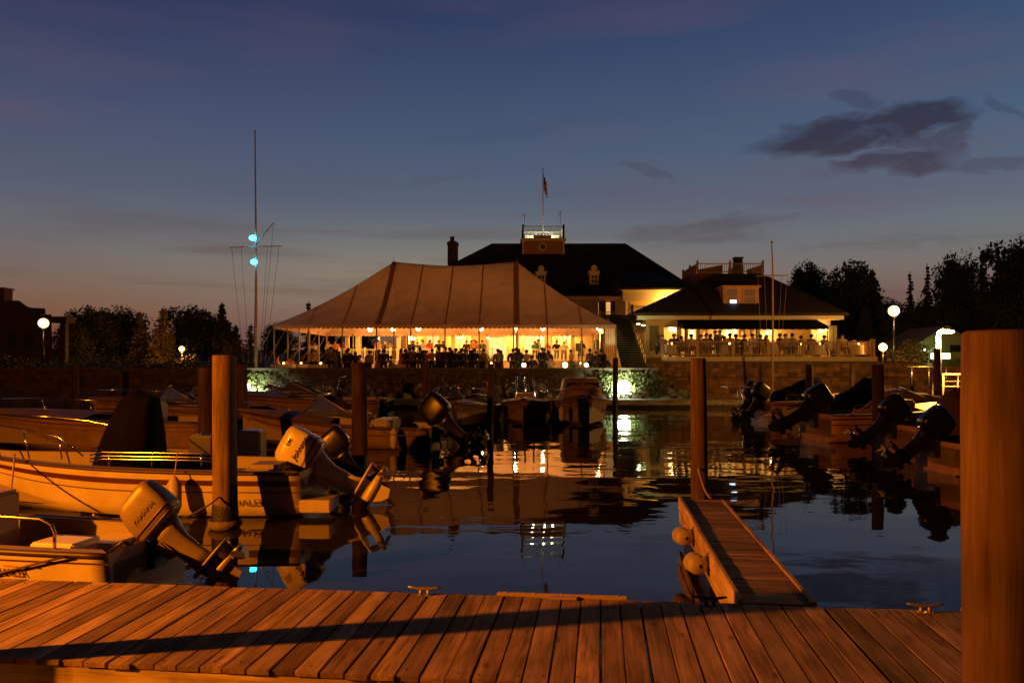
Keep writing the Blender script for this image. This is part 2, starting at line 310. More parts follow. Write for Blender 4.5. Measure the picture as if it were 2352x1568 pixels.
# ------------------------------------------------------------------ water and ground
def water_mat():
    m = bpy.data.materials.new('harbour_water'); m.use_nodes = True; nt = m.node_tree; N = nt.nodes; Lk = nt.links
    b = N['Principled BSDF']; b.inputs['Base Color'].default_value = (.020, .017, .013, 1); b.inputs['Roughness'].default_value = .015; b.inputs['IOR'].default_value = 1.42
    tc = N.new('ShaderNodeTexCoord')
    def nz(scale, sx, sy, det, rz=0):
        mp = N.new('ShaderNodeMapping'); mp.inputs['Scale'].default_value = (sx, sy, 1); mp.inputs['Rotation'].default_value = (0, 0, R(rz)); Lk.new(tc.outputs['Object'], mp.inputs[0])
        n = N.new('ShaderNodeTexNoise'); n.inputs['Scale'].default_value = scale; n.inputs['Detail'].default_value = det; n.inputs['Roughness'].default_value = .45; Lk.new(mp.outputs[0], n.inputs[0]); return n.outputs[0]
    a = nz(.55, .55, 1.0, 1.5, 7); c = nz(2.1, .5, 1, 2, -6); d = nz(5.5, .6, 1, 1, 12); patch = nz(.10, 1, 1.4, 2)
    def M(op, p, q, clamp=False):
        n = N.new('ShaderNodeMath'); n.operation = op; n.use_clamp = clamp
        for i, v in enumerate((p, q)):
            if isinstance(v, (int, float)): n.inputs[i].default_value = v
            else: Lk.new(v, n.inputs[i])
        return n.outputs[0]
    pr = N.new('ShaderNodeMapRange'); pr.inputs[1].default_value = .42; pr.inputs[2].default_value = .62; pr.inputs[3].default_value = .25; pr.inputs[4].default_value = 1; Lk.new(patch, pr.inputs[0])
    sp = N.new('ShaderNodeSeparateXYZ'); Lk.new(tc.outputs['Object'], sp.inputs[0])
    dist = N.new('ShaderNodeMapRange'); dist.inputs[1].default_value = 9; dist.inputs[2].default_value = 17; dist.inputs[3].default_value = .45; dist.inputs[4].default_value = 1; Lk.new(sp.outputs[1], dist.inputs[0])
    h = M('ADD', M('MULTIPLY', a, .075), M('MULTIPLY', M('ADD', M('MULTIPLY', c, .016), M('MULTIPLY', d, .0035)), pr.outputs[0]))
    h = M('MULTIPLY', h, dist.outputs[0])
    bp = N.new('ShaderNodeBump'); bp.inputs['Strength'].default_value = 1; bp.inputs['Distance'].default_value = WAVE; Lk.new(h, bp.inputs['Height']); Lk.new(bp.outputs[0], b.inputs['Normal'])
    return m
WAVE = .46
tag(MB().add([(-3000, -60, 0), (3000, -60, 0), (3000, 3000, 0), (-3000, 3000, 0)], [(0, 1, 2, 3)]).build('water', water_mat()), kind='structure')
grass = mat('lawn_ground', (.045, .05, .022), .95, var=.4, scale=.8, bump=.5, bscale=8)
# land: one sheet behind the seawall rising to a low hill in the distance
mb = MB(); xs = [-3000, -500, -200] + list(range(-120, 121, 8)) + [200, 500, 3000]; ys = [47.3, 50, 56, 64, 72, 80, 95, 115, 140, 180, 250, 500, 3000]
def gz(x, y):
    z = 1.6
    if y > 72: z += min(14, (y - 72) * .08) * (1 if x > 0 else .35)
    if x > 24 and y > 60: z += min(1, (y - 60) / 30) * min(1, (x - 24) / 10) * 2.5
    return z
vs = [(x, y, gz(x, y)) for y in ys for x in xs]; w = len(xs)
mb.add(vs, [(j * w + i, j * w + i + 1, (j + 1) * w + i + 1, (j + 1) * w + i) for j in range(len(ys) - 1) for i in range(w - 1)], True)
tag(mb.build('ground', grass), kind='structure')
pav = mat('terrace_paving', (.25, .20, .15), .8, var=.2, scale=3)
tag(MB().box(-17, 9, 47.35, 66, 1.5, 1.63).build('terrace_paving', pav), kind='structure')
# quay under the viewer
tag(MB().box(-12, 6, -8, 1.4, -1.5, .9).build('quay', mat('concrete', (.3, .29, .27), .85, bump=.3)), kind='structure')

# ------------------------------------------------------------------ seawalls
stonem = brick_mat('fieldstone', (.10, .08, .06), (.05, .04, .032), (.03, .025, .02), .62, .24, stone=True)
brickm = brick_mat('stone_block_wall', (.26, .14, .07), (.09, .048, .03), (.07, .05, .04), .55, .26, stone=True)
def seawall(x0, x1, y0, z1, m, label, cap=True):
    t = thing('seawall', label, 'wall', ((x0 + x1) / 2, y0, 0))
    n = max(2, int((x1 - x0) / 1.2)); mb = MB(); rows = 5; vs = []
    rnd = random.Random(int(x0 * 7 + 90))
    for j in range(rows + 1):
        for i in range(n + 1):
            z = -.8 + (z1 + .8) * j / rows; vs.append((x0 + (x1 - x0) * i / n, y0 - .25 * (1 - j / rows) + (rnd.uniform(-.05, .05) if 0 < j < rows else 0), z))
    mb.add(vs, [(j * (n + 1) + i, j * (n + 1) + i + 1, (j + 1) * (n + 1) + i + 1, (j + 1) * (n + 1) + i) for j in range(rows) for i in range(n)])
    mb.add([(x0, y0 + .4, z1), (x1, y0 + .4, z1), (x1, y0, z1), (x0, y0, z1)], [(0, 1, 2, 3)])
    mb.build('wall_face', m, t, True)
    if cap: MB().box(x0, x1, y0 - .06, y0 + .46, z1 + .003, z1 + .12, bev=.02).build('coping', mat('coping_stone', (.08, .07, .055), .85), t, True)
    return t
seawall(-60, -17.2, 47, 2.0, stonem, 'dark stone seawall along the tree-lined left bank')
seawall(-17.2, 8.9, 47, 2.05, stonem, 'dark stone seawall below the party tent terrace')
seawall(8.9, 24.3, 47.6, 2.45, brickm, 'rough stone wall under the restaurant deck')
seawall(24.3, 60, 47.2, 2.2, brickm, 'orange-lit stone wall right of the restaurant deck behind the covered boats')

# riprap boulders at the foot of the wall (nobody could count them)
def rocks():
    rnd = random.Random(4); mb = MB(); ico = bmesh.new(); bmesh.ops.create_icosphere(ico, subdivisions=2, radius=1)
    vs0 = [v.co.copy() for v in ico.verts]; fs0 = [[v.index for v in f.verts] for f in ico.faces]; ico.free()
    spans = [(-17, 10.5, 240), (-19, -14, 60), (4.5, 10.5, 90)]
    for a, b_, n in spans:
        for i in range(n):
            x = rnd.uniform(a, b_); d = rnd.random() ** .8; y = 46.7 - d * 1.9; z = 1.0 * (1 - d) - .1 + rnd.uniform(-.1, .15); r = rnd.uniform(.16, .42)
            q = Euler((rnd.random() * 6, rnd.random() * 6, rnd.random() * 6)).to_matrix(); sq = Vector((rnd.uniform(.7, 1.3), rnd.uniform(.7, 1.2), rnd.uniform(.5, .9))); o = Vector((rnd.random() * 50,) * 3)
            mb.add([Vector((x, y, z)) + q @ Vector([a_ * b2 * r * (1 + .35 * noise.noise(v * 1.3 + o)) for a_, b2 in zip(v, sq)]) for v in vs0], fs0)
    tag(mb.build('riprap_rocks', mat('boulder', (.20, .19, .15), .9, var=.5, scale=2.5, bump=.6, bscale=9, island=.4)), 'pile of rough boulders at the foot of the seawall', kind='stuff')
rocks()
# weeds on the bank near the floodlights
def weeds():
    rnd = random.Random(9); mb = MB()
    for a, b_, n in ((5.3, 9.5, 900), (-17, -14.5, 420), (-14, 5.3, 700)):
        for i in range(n):
            x = rnd.uniform(a, b_); d = rnd.random(); p = Vector((x, 46.85 - d * 1.6, 1.55 * (1 - d) + .25)); h = rnd.uniform(.08, .3)
            dr = Vector((rnd.uniform(-1, 1), rnd.uniform(-1, 0), rnd.uniform(.2, 1))).normalized(); s_ = dr.cross(Vector((rnd.uniform(-1, 1), rnd.uniform(-1, 1), 0))).normalized() * h * .3
            mb.add([p, p + dr * h * .5 + s_, p + dr * h, p + dr * h * .5 - s_], [(0, 1, 2, 3)])
    tag(mb.build('bank_weeds', mat('weed_leaf', (.07, .09, .03), .8, var=.4)), 'leafy weeds growing over the boulders below the seawall', kind='stuff')
weeds()

# ------------------------------------------------------------------ foreground dock
A = R(6.45)
dock_o = (.74, 6.40, 0)      # a point on the far edge
DZ = .55
def dock_M(): return Matrix.Translation(dock_o) @ Matrix.Rotation(-A, 4, 'Z')
dock = thing('floating_dock', 'wide plank dock crossing the foreground, lit orange by a lamp on the left', 'dock', dock_o, -A)
dock['_o'] = dock_o
rnd = random.Random(3)
mb = MB(); x = -9.6
while x < 8.0:
    wd = .151 + rnd.uniform(-.004, .004); gap = rnd.uniform(.004, .013)
    if rnd.random() < .06: gap = .022
    y0 = -1.71 + rnd.uniform(-.008, .008); y1 = .015 + rnd.uniform(-.01, .01); z = DZ + rnd.uniform(-.003, .003); th = .038
    mb.box(x, x + wd, y0, y1, z - th, z, bev=.004); x += wd + gap
mb.build('deck', deckwood, dock)
mb = MB()
mb.box(-9.6, 8, -1.70, -1.655, DZ - .34, DZ - .041, bev=.004); mb.build('near_fascia', wood_mat('bright_fascia', (.78, .62, .36), 'X', island=.05), dock)  # board coloured lighter to stand for lamp light on its face
MB().box(-9.6, 8, -.06, -.015, DZ - .30, DZ - .045, bev=.004).build('far_fascia', beamwood, dock)
for xx in range(-9, 8, 2): MB().box(xx, xx + 1.2, -1.6, -.2, -.25, DZ - .345).build('pontoon', black, dock)
def cleat(parent, x, y, z, rz, m, s=1):
    M = Matrix.Translation((x, y, z)) @ Matrix.Rotation(rz, 4, 'Z') @ Matrix.Scale(s, 4)
    mb = MB()
    mb.tube([(-.14, 0, .072), (-.10, 0, .066), (-.05, 0, .058), (.05, 0, .058), (.10, 0, .066), (.14, 0, .072)], [.007, .011, .015, .015, .011, .007], 8)
    mb.cyl((-.035, 0, .0), (-.028, 0, .055), .02, .013, 8); mb.cyl((.035, 0, 0), (.028, 0, .055), .02, .013, 8)
    mb.box(-.055, .055, -.022, .022, 0, .008)
    mb.xf(M); return mb.build('cleat', m, parent)
def todock(p): return (Matrix.Rotation(A, 4, 'Z') @ (Vector(p) - Vector(dock_o)))
cm = mat('galvanised_cleat', (.42, .40, .38), .45, .6, var=.2, scale=40)
def dockpt(xd, yd):   # picture point on the deck plane
    Y = FD * (CH - DZ) / (yd - HY); return todock((ax(xd, Y), Y, 0))
p = dockpt(979, 1362); cleat(dock, p.x, -.05, DZ, .05, cm, 1.0)
p = dockpt(1622, 1368); cleat(dock, p.x, -.05, DZ, .05, black, .95)
p = dockpt(2098, 1386); cleat(dock, p.x, -.06, DZ, .05, cm, 1)
a = dockpt(1143, 1362); b = dockpt(1440, 1368)
strip = mat('pale_bumper_board', (.55, .42, .28), .55, var=.15, scale=12)
mb = MB(); mb.box(a.x, b.x, .02, .062, DZ - .06, DZ + .022, bev=.006)
for i in range(5): xx = a.x + .08 + (b.x - a.x - .16) * i / 4; mb.cyl((xx, .041, DZ + .02), (xx, .041, DZ + .027), .009, n=8)
mb.build('bumper_board', strip, dock)
mb = MB(); q = dockpt(1295, 1372); mb.box(q.x - .11, q.x + .11, -.055, .015, DZ + .003, DZ + .018, bev=.004); mb.build('splice_plate', strip, dock)
a = dockpt(2175, 1378); MB().box(a.x, 7.9, .02, .06, DZ - .06, DZ + .02, bev=.006).build('bumper_board', strip, dock)
rnd = random.Random(5); mb = MB()
for i in range(110):
    xx = -9.5 + i * .16
    for yy in (-.09, -1.62): 
        if rnd.random() < .8: nx, ny = xx + rnd.uniform(.01, .12), yy + rnd.uniform(-.02, .02); mb.cyl((nx, ny, DZ + .001), (nx, ny, DZ + .005), .006, n=6)
tag(mb.build('nail_heads', mat('rusty_nail', (.10, .06, .04), .6, .5), dock), kind='stuff')

# finger dock
def finger(name_label, ux, length, width, right_board=True):
    t = thing('finger_dock', name_label, 'dock', tuple(dock_M() @ Vector((ux, .07, 0))), -A)
    rnd = random.Random(int(ux * 10) + 40); mb = MB(); y = .0
    while y < length:
        wd = .14; mb.box(.045 + rnd.uniform(-.004, .004), width - .045, y, y + wd, DZ - .045, DZ - .006 + rnd.uniform(-.003, .002), bev=.004); y += wd + rnd.uniform(.004, .009)
    mb.build('deck', fingerwood, t)
    mb = MB()
    mb.box(0, .04, -.02, length * .55, DZ - .16, DZ + .03, bev=.006); mb.box(.0, .042, length * .55 + .01, length + .03, DZ - .15, DZ + .035, bev=.006)
    mb.build('edge_board', beamwood2, t)
    MB().box(.008, .05, 0, length, DZ - .33, DZ - .17, bev=.005).build('side_beam', beamwood2, t)
    MB().box(width - .04, width, 0.02, length, DZ - .22, DZ + .012, bev=.005).build('edge_board', beamwood2, t)
    for k in range(3): MB().box(.08, width - .08, .5 + k * 1.7, 1.5 + k * 1.7, -.25, DZ - .24).build('pontoon', black, t)
    return t
beamwood2 = wood_mat('finger_edge_timber', (.44, .33, .22), 'Y', island=.12)
fg = finger('narrow plank finger dock running away from the main dock towards the tent', (todock((1.86, 6.5, 0))).x, 4.85, .63)
# round white fenders on the finger's left side
fend = mat('dirty_white_vinyl', (.42, .36, .28), .55, var=.25, scale=8)
def fender(loc, label, r=.105, L=.23):
    t = thing('dock_fender', label, 'fender', loc, -A, 'round white fenders along the finger dock')
    pr = [(.02, -L / 2 - .012), (r * .35, -L / 2 - .01), (r * .75, -L / 2 + .005), (r * .97, -L / 2 + .035), (r, -L / 4), (r, L / 4), (r * .97, L / 2 - .035), (r * .75, L / 2 - .005), (r * .35, L / 2 + .01), (.02, L / 2 + .012)]
    Mx = Matrix.Rotation(R(90), 4, 'X') @ Matrix.Rotation(R(18), 4, 'Y')
    MB().lathe(pr, n=24, M=Mx).build('body', fend, t)
    MB().tube([(0, -L / 2 - .01, 0), (.06, -L / 2 + .02, .07), (.13, -L / 4, .13)], .008).build('rope', mat('grey_rope', (.35, .3, .24), .9), t)
    return t
fM = Matrix.Translation(fg.location) @ Matrix.Rotation(-A, 4, 'Z')
fender(tuple(fM @ Vector((-.13, 1.75, DZ - .14))), 'round white fender hanging on the finger dock, the nearer of two')
fender(tuple(fM @ Vector((-.13, 3.02, DZ - .14))), 'round white fender hanging on the finger dock, the farther of two')

# ------------------------------------------------------------------ mooring piles
def pile(x0, x1, ytop, Y, label, base=-1.6, lean=0, m=None, band=False):
    r = (x1 - x0) / 2 / FD * Y; X = ax((x0 + x1) / 2, Y); zt = az(ytop, Y)
    t = thing('mooring_pile', label, 'pile', (X, Y, 0))
    rnd = random.Random(int(x0)); secs = []; n = 24; k = 14; o = rnd.random() * 30; ll = rnd.uniform(-.06, .06)
    for i in range(k + 1):
        f = i / k; z = base + (zt - base) * f; rr = r * (1.08 - .10 * f)
        if i == k: rr *= .97
        secs.append([(math.cos(2 * math.pi * j / n) * rr * (1 + .07 * noise.noise(Vector((math.cos(j * .26) * 2, math.sin(j * .26) * 2, f * 2 + o)))) + (lean or ll) * (1 - f), math.sin(2 * math.pi * j / n) * rr * (1 + .05 * noise.noise(Vector((math.cos(j * .26) * 2, math.sin(j * .26) * 2, f * 2 + o)))), z) for j in range(n)])
    secs.append([(x * .9, y * .9, zt + .012) for x, y, z in secs[-1]])
    MB().loft(secs).build('shaft', m or pilewood, t)
    MB().lathe([(r * 1.05, -.3), (r * 1.12, -.05), (r * 1.07, .12), (r * 1.10, .22), (r * 1.06, .34), (r * 1.0, .40)], ((lean or ll) * .5, 0, 0), 22).build('tide_growth', mat('wet_growth', (.018, .015, .010), .55, var=.6, scale=22, bump=1, bscale=30), t)
    if band:
        MB().lathe([(r * 1.25, .02), (r * 1.38, .05), (r * 1.38, .1), (r * 1.2, .13)], ((lean or ll) * .5, 0, .0), n=20).build('rope_collar', mat('wet_rope', (.16, .13, .1), .8, var=.5, scale=30, bump=1, bscale=40), t)
    return t
pile(487, 541, 817, 11.75, 'thick mooring pile standing between the two tilted outboards in the left foreground', band=True)
dimpile = wood_mat('dim_pile_timber', (.055, .034, .024), 'Z', knots=False, island=.1)  # lamp falloff on the far piles put into a darker timber colour
pile(808, 843, 833, 18, 'dark mooring pile in front of the stern of the boat with two side stripes', m=dimpile)
pile(1585, 1622, 824, 11.55, 'mooring pile at the far end of the finger dock', band=True, m=wood_mat('half_dim_pile_timber', (.14, .085, .05), 'Z', knots=False, island=.1))  # timber colour darkened for this pile's distance from the lamp
pile(2218, 2406, 765, 3.4, 'very near thick pile filling the right edge of the picture', base=-2, lean=.035, m=wood_mat('near_pile_timber', (.105, .066, .04), 'Z', knots=True, island=.1))
pile(2003, 2029, 838, 22.5, 'mooring pile standing before the black boat cover right of the restaurant wall', m=dimpile)
pile(1850, 1867, 838, 31, 'slim pile standing before the black pyramid-shaped boat cover', m=dimpile)
pile(1952, 1966, 835, 40, 'faint slim pile against the stone wall between the two black boat covers', m=dimpile)
pile(1408, 1420, 822, 37, 'slim pile right in front of the glaring white floodlight', m=dimpile)
pile(970, 986, 834, 27, 'slim dark pile below the left half of the tent', m=dimpile)
pile(1120, 1134, 836, 27, 'slim dark pile below the middle of the tent', m=dimpile)
pile(166, 180, 838, 36, 'slim dark pile before the dark left bank below the large round trees', m=dimpile)
pile(543, 567, 838, 25, 'dark pile close behind the right side of the thick foreground pile', m=dimpile)
pile(455, 486, 845, 19, 'dark pile just left of the thick foreground pile', m=dimpile)
pile(1744, 1756, 832, 42, 'thin dark pile just left of the signal mast before the restaurant wall', m=dimpile)
pile(2145, 2160, 800, 30, 'dark pile directly before the glaring white lamp post', m=dimpile)
# the pile that throws the long shadow, left of the frame
t = thing('mooring_pile', 'tall pile outside the left edge whose long shadow crosses the dock', 'pile', (-4.10, 5.02, 0))
MB().cyl((0, 0, -1.6), (0, 0, 4.0), .13, .12, 24).build('shaft', pilewood, t)
# sodium lamp on the shore to the left
t = thing('dock_lamp', 'orange sodium lamp on a tall post left of the frame', 'lamp', (-11.45, 3.45, 0))
MB().cyl((0, 0, -1.5), (0, 0, 4.0), .07, .05, 12).tube([(0, 0, 3.85), (.1, .02, 3.97), (.42, .08, 3.99)], .03).build('post', black, t)
MB().lathe([(.0, .16), (.12, .14), (.2, .02), (.2, 0)], (.45, .1, 4.58), 16).build('shade', black, t)
MB().ball((.45, .1, 4.58), .09, 12).build('bulb', emis('sodium_bulb', SODIUM, 60), t)
ptlight('dock_lamp_light', Vector((-11.0, 3.55, 3.60)), DOCKP, SODIUM, .07, t)
# ------------------------------------------------------------------ party tent
TX0, TX1, TY0, TY1, TZ, PZ = -15.0, 6.55, 49.0, 63.0, 4.87, 9.72
PX0, PX1, PY = -8.5, .35, 56.0
def canvas_mat(name, c, tr):
    m = bpy.data.materials.new(name); m.use_nodes = True; nt = m.node_tree; N = nt.nodes; Lk = nt.links
    for n in list(N): N.remove(n)
    o = N.new('ShaderNodeOutputMaterial'); d = N.new('ShaderNodeBsdfDiffuse'); t = N.new('ShaderNodeBsdfTranslucent'); mx = N.new('ShaderNodeMixShader')
    tc = N.new('ShaderNodeTexCoord'); nz = N.new('ShaderNodeTexNoise'); nz.inputs['Scale'].default_value = 1.1; nz.inputs['Detail'].default_value = 6; Lk.new(tc.outputs['Object'], nz.inputs[0])
    r = N.new('ShaderNodeValToRGB'); r.color_ramp.elements[0].color = (*[v * .86 for v in c], 1); r.color_ramp.elements[1].color = (*c, 1); r.color_ramp.elements[0].position = .35; r.color_ramp.elements[1].position = .6
    Lk.new(nz.outputs[0], r.inputs[0]); Lk.new(r.outputs[0], d.inputs[0]); Lk.new(r.outputs[0], t.inputs[0]); mx.inputs[0].default_value = tr
    bp = N.new('ShaderNodeBump'); bp.inputs['Strength'].default_value = .8; bp.inputs['Distance'].default_value = .22; Lk.new(nz.outputs[0], bp.inputs['Height']); Lk.new(bp.outputs[0], d.inputs['Normal'])
    Lk.new(d.outputs[0], mx.inputs[1]); Lk.new(t.outputs[0], mx.inputs[2]); Lk.new(mx.outputs[0], o.inputs[0]); return m
canvas = canvas_mat('tent_canvas', (.70, .49, .48), .115)
seamm = canvas_mat('tent_seam', (.50, .27, .20), .08)
tent = thing('party_tent', 'large pale pole tent glowing with warm light on the seawall terrace', 'tent', ((TX0 + TX1) / 2, 56, 1.93))
def g(t): return t - .075 * math.sin(math.pi * t) * (1 - .35 * t)
def tz(s, t):   # s along the ridge 0..1
    zr = PZ - .28 * math.sin(math.pi * min(1, max(0, s))) ** 1.2
    return TZ + (zr - TZ) * g(t)
def front(s, t, side=-1):
    x = (TX0 + (PX0 - TX0) * t) * (1 - s) + (TX1 + (PX1 - TX1) * t) * s
    y = TY0 + (PY - TY0) * t if side < 0 else TY1 + (PY - TY1) * t
    return Vector((x, y, tz(s, t) - (.05 * math.sin(s * 10 * math.pi) ** 2) * (1 - t)))
mb = MB(); nt_, ns = 16, 60
for side in (-1, 1):
    vs = [front(i / ns, j / nt_, side) for j in range(nt_ + 1) for i in range(ns + 1)]
    mb.add(vs, [(j * (ns + 1) + i, j * (ns + 1) + i + 1, (j + 1) * (ns + 1) + i + 1, (j + 1) * (ns + 1) + i) for j in range(nt_) for i in range(ns)], True)
for xe, xp, sv in ((TX0, PX0, 0), (TX1, PX1, 1)):
    vs = []; n2 = 24
    for j in range(nt_ + 1):
        t = j / nt_
        for i in range(n2 + 1):
            y0 = TY0 + (PY - TY0) * t; y1 = TY1 + (PY - TY1) * t
            vs.append(Vector((xe + (xp - xe) * t, y0 + (y1 - y0) * i / n2, TZ + (PZ - TZ) * g(t) - .05 * math.sin(i / n2 * 6 * math.pi) ** 2 * (1 - t))))
    mb.add(vs, [(j * (n2 + 1) + i, j * (n2 + 1) + i + 1, (j + 1) * (n2 + 1) + i + 1, (j + 1) * (n2 + 1) + i) for j in range(nt_) for i in range(n2)], True)
mb.build('roof', canvas, tent, True)
# seams
mb = MB()
def seam(X, w, side=-1):
    pts = []
    for k in range(33):
        t = k / 32
        xa = TX0 + (PX0 - TX0) * t; xb = TX1 + (PX1 - TX1) * t
        if X < xa - .02 or X > xb + .02: break
        s = (X - xa) / (xb - xa); p = front(min(1, max(0, s)), t, side); p.x = X; p.z += .02; p.y -= .012; pts.append(p)
    vs = []
    for p in pts: vs += [p + Vector((-w / 2, 0, 0)), p + Vector((w / 2, 0, 0))]
    mb.add(vs, [(2 * i, 2 * i + 1, 2 * i + 3, 2 * i + 2) for i in range(len(pts) - 1)])
poles_x = [TX0 + (TX1 - TX0) * i / 10 for i in range(11)]
for i, X in enumerate(poles_x[1:-1], 1):
    seam({3: PX0 + .03, 7: PX1 - .06}.get(i, X), {3: .34, 7: .38}.get(i, .09))
mb.build('seam', seamm, tent, True)
# scalloped valance round the eave
mb = MB()
def val(p0, p1, n, out):
    p0 = Vector(p0); p1 = Vector(p1); vs = []; m_ = n * 6
    for i in range(m_ + 1):
        p = p0.lerp(p1, i / m_) + Vector(out) * .02; d = .19 + .07 * abs(math.sin(math.pi * i / 6)); 
        vs += [p + Vector((0, 0, .01)), p + Vector(out) * .03 + Vector((0, 0, -d))]
    mb.add(vs, [(2 * i, 2 * i + 1, 2 * i + 3, 2 * i + 2) for i in range(m_)])
val((TX0, TY0, TZ), (TX1, TY0, TZ), 72, (0, -1, 0)); val((TX0, TY1, TZ), (TX1, TY1, TZ), 72, (0, 1, 0))
val((TX0, TY0, TZ), (TX0, TY1, TZ), 46, (-1, 0, 0)); val((TX1, TY0, TZ), (TX1, TY1, TZ), 46, (1, 0, 0))
mb.build('valance', canvas_mat('valance_canvas', (.50, .32, .24), .12), tent, True)
polem = mat('tent_pole_paint', (.30, .24, .19), .5, var=.1)
for i, X in enumerate(poles_x): MB().cyl((X, TY0 + .06 , 1.63), (X, TY0 + .06, TZ - .02), .045, n=8).build('side_pole', polem, tent, True)
for i in range(0, 11): MB().cyl((poles_x[i], TY1 - .06, 1.93), (poles_x[i], TY1 - .06, TZ - .02), .045, n=8).build('side_pole', polem, tent, True)
for Y in (51.8, 54.6, 57.4, 60.2):
    for X in (TX0 + .06, TX1 - .06): MB().cyl((X, Y, 1.93), (X, Y, TZ - .02), .045, n=8).build('side_pole', polem, tent, True)
for X in (PX0, PX1):
    MB().cyl((X, PY, 1.93), (X, PY, PZ + .02), .07, n=10).cyl((X, PY, PZ), (X, PY, PZ + .28), .02, .008, 8).ball((X, PY, PZ + .3), .03, 8).build('centre_pole', polem, tent, True)
rope = mat('guy_rope', (.45, .38, .3), .9)
mb = MB()
for Y in (49, 51.8, 54.6, 57.4, 60.2, 63): mb.cyl((TX0, Y, TZ), (TX0 - 1.6, Y, 1.93), .014, n=5); mb.cyl((TX0 + .06, Y, 3.4), (TX0 - 1.6, Y + .1, 1.93), .01, n=5)
for X in poles_x[::2]: mb.cyl((X, TY1, TZ), (X, TY1 + .7, 2.0), .012, n=5)
mb.build('guy_rope', rope, tent, True)
# gathered side curtain at the right end
mb = MB(); pts = []
for i in range(81):
    f = i / 80; pts.append((TX1 - .02 - .10 * math.sin(f * 44 * math.pi / 2) * .6, TY0 + .15 + f * 3.6))
vs = []
for x, y in pts: vs += [(x, y, 1.95), (x, y, TZ - .02)]
mb.add(vs, [(2 * i, 2 * i + 1, 2 * i + 3, 2 * i + 2) for i in range(80)], True)
pts = []
for i in range(41):
    f = i / 40; pts.append((TX1 - .05 - f * .62, TY0 + .12 + .05 * math.sin(f * 9 * math.pi)))
vs = []
for x, y in pts: vs += [(x, y, 1.95), (x, y, TZ - .24)]
mb.add(vs, [(2 * i, 2 * i + 1, 2 * i + 3, 2 * i + 2) for i in range(40)], True)
mb.build('side_curtain', canvas_mat('curtain_canvas', (.70, .55, .40), .35), tent, True)

# lamps that hang in the tent: round paper-like globes
glow = emis('warm_globe', (1, .70, .28), 9)
def globe_pendant(X, Y, Z, label, r=.19, P=150, hang=.5):
    t = thing('pendant_lamp', label, 'lamp', (X, Y, Z), group='round lamps hanging under the tent roof')
    MB().ball((X, Y, Z), r, 20).build('globe', glow, t, True)
    MB().cyl((X, Y, Z + r), (X, Y, Z + r + hang), .012, n=6).cyl((X, Y, Z + r - .01), (X, Y, Z + r + .06), .04, n=8).build('cord', black, t, True)
    ptlight('pendant_light', (X, Y, Z - r - .08), P, WARM, .1, t)
for i, (xd, yd, Y) in enumerate([(850, 756, 60), (903, 755, 57), (961, 754, 60), (1105, 754, 60), (1185, 750, 56), (1247, 753, 60), (1375, 752, 57)]):
    globe_pendant(ax(xd, Y), Y, az(yd, Y), ['farthest left round lamp glowing under the tent roof', 'round lamp under the tent near its left peak pole', 'round lamp under the tent third from the left', 'round lamp under the tent between its two peaks, right of the middle', 'round lamp under the tent at the right peak pole', 'round lamp under the tent just right of the right peak', 'round lamp close to the gathered curtain at the right end of the tent'][i], P=TENTP, hang=1.2 if Y == 60 else 2.6)

# ------------------------------------------------------------------ clubhouse
club = thing('clubhouse', 'big clubhouse with dark hip roof, rooftop lookout and lit porch behind the tent', 'building', (1.5, 66, 1.9))
PF = 2.62
pw = mat('porch_wall', (.72, .60, .36), .7, var=.05, scale=1.5)
pceil = mat('porch_ceiling', (.75, .66, .48), .6, var=.05, stretch=(1, 12, 1), scale=3)
mb = MB(); mb.box(-14.3, 7.6, 64.0, 68.6, 1.9, PF); mb.build('porch_floor', mat('porch_boards', (.35, .27, .18), .6, var=.2, stretch=(8, 1, 1)), club, True)
# back wall of the porch with openings
def wall_open(mb, x0, x1, z0, z1, y0, y1, holes):
    xs = sorted({x0, x1, *[h[0] for h in holes], *[h[1] for h in holes]})
    for a, b in zip(xs, xs[1:]):
        hs = sorted([h for h in holes if h[0] <= a + 1e-6 and h[1] >= b - 1e-6], key=lambda h: h[2]); z = z0
        for h in hs:
            if h[2] > z: mb.box(a, b, y0, y1, z, h[2])
            z = h[3]
        if z < z1: mb.box(a, b, y0, y1, z, z1)
wins = [(x, x + 1.5, 3.55, 5.15) for x in (-6.2,)] + [(-2.05, -.5, PF, 4.95), (-4.15, -3.5, 3.2, 5.0), (-.2, .25, 3.2, 5.0), (.75, 3.0, 3.3, 5.0), (1.6 + 1.9, 4.4, 3.6, 5.0)]
wins = [(-11.0, -9.6, 3.3, 4.9), (-7.6, -6.4, PF, 4.9), (-4.15, -3.55, 3.1, 4.85), (-2.1, -.45, PF, 4.75), (.0, .5, 3.1, 4.85), (1.0, 2.9, 3.2, 4.85), (3.5, 4.1, 3.1, 4.75)]
mb = MB(); wall_open(mb, -8.6, 7.6, PF, 8.0, 68.6, 68.9, wins[1:]); mb.build('porch_wall', pw, club, True)
bright = emis('lit_room', (1, .62, .22), .95); dim = emis('dim_lit_room', (1, .42, .10), .6)
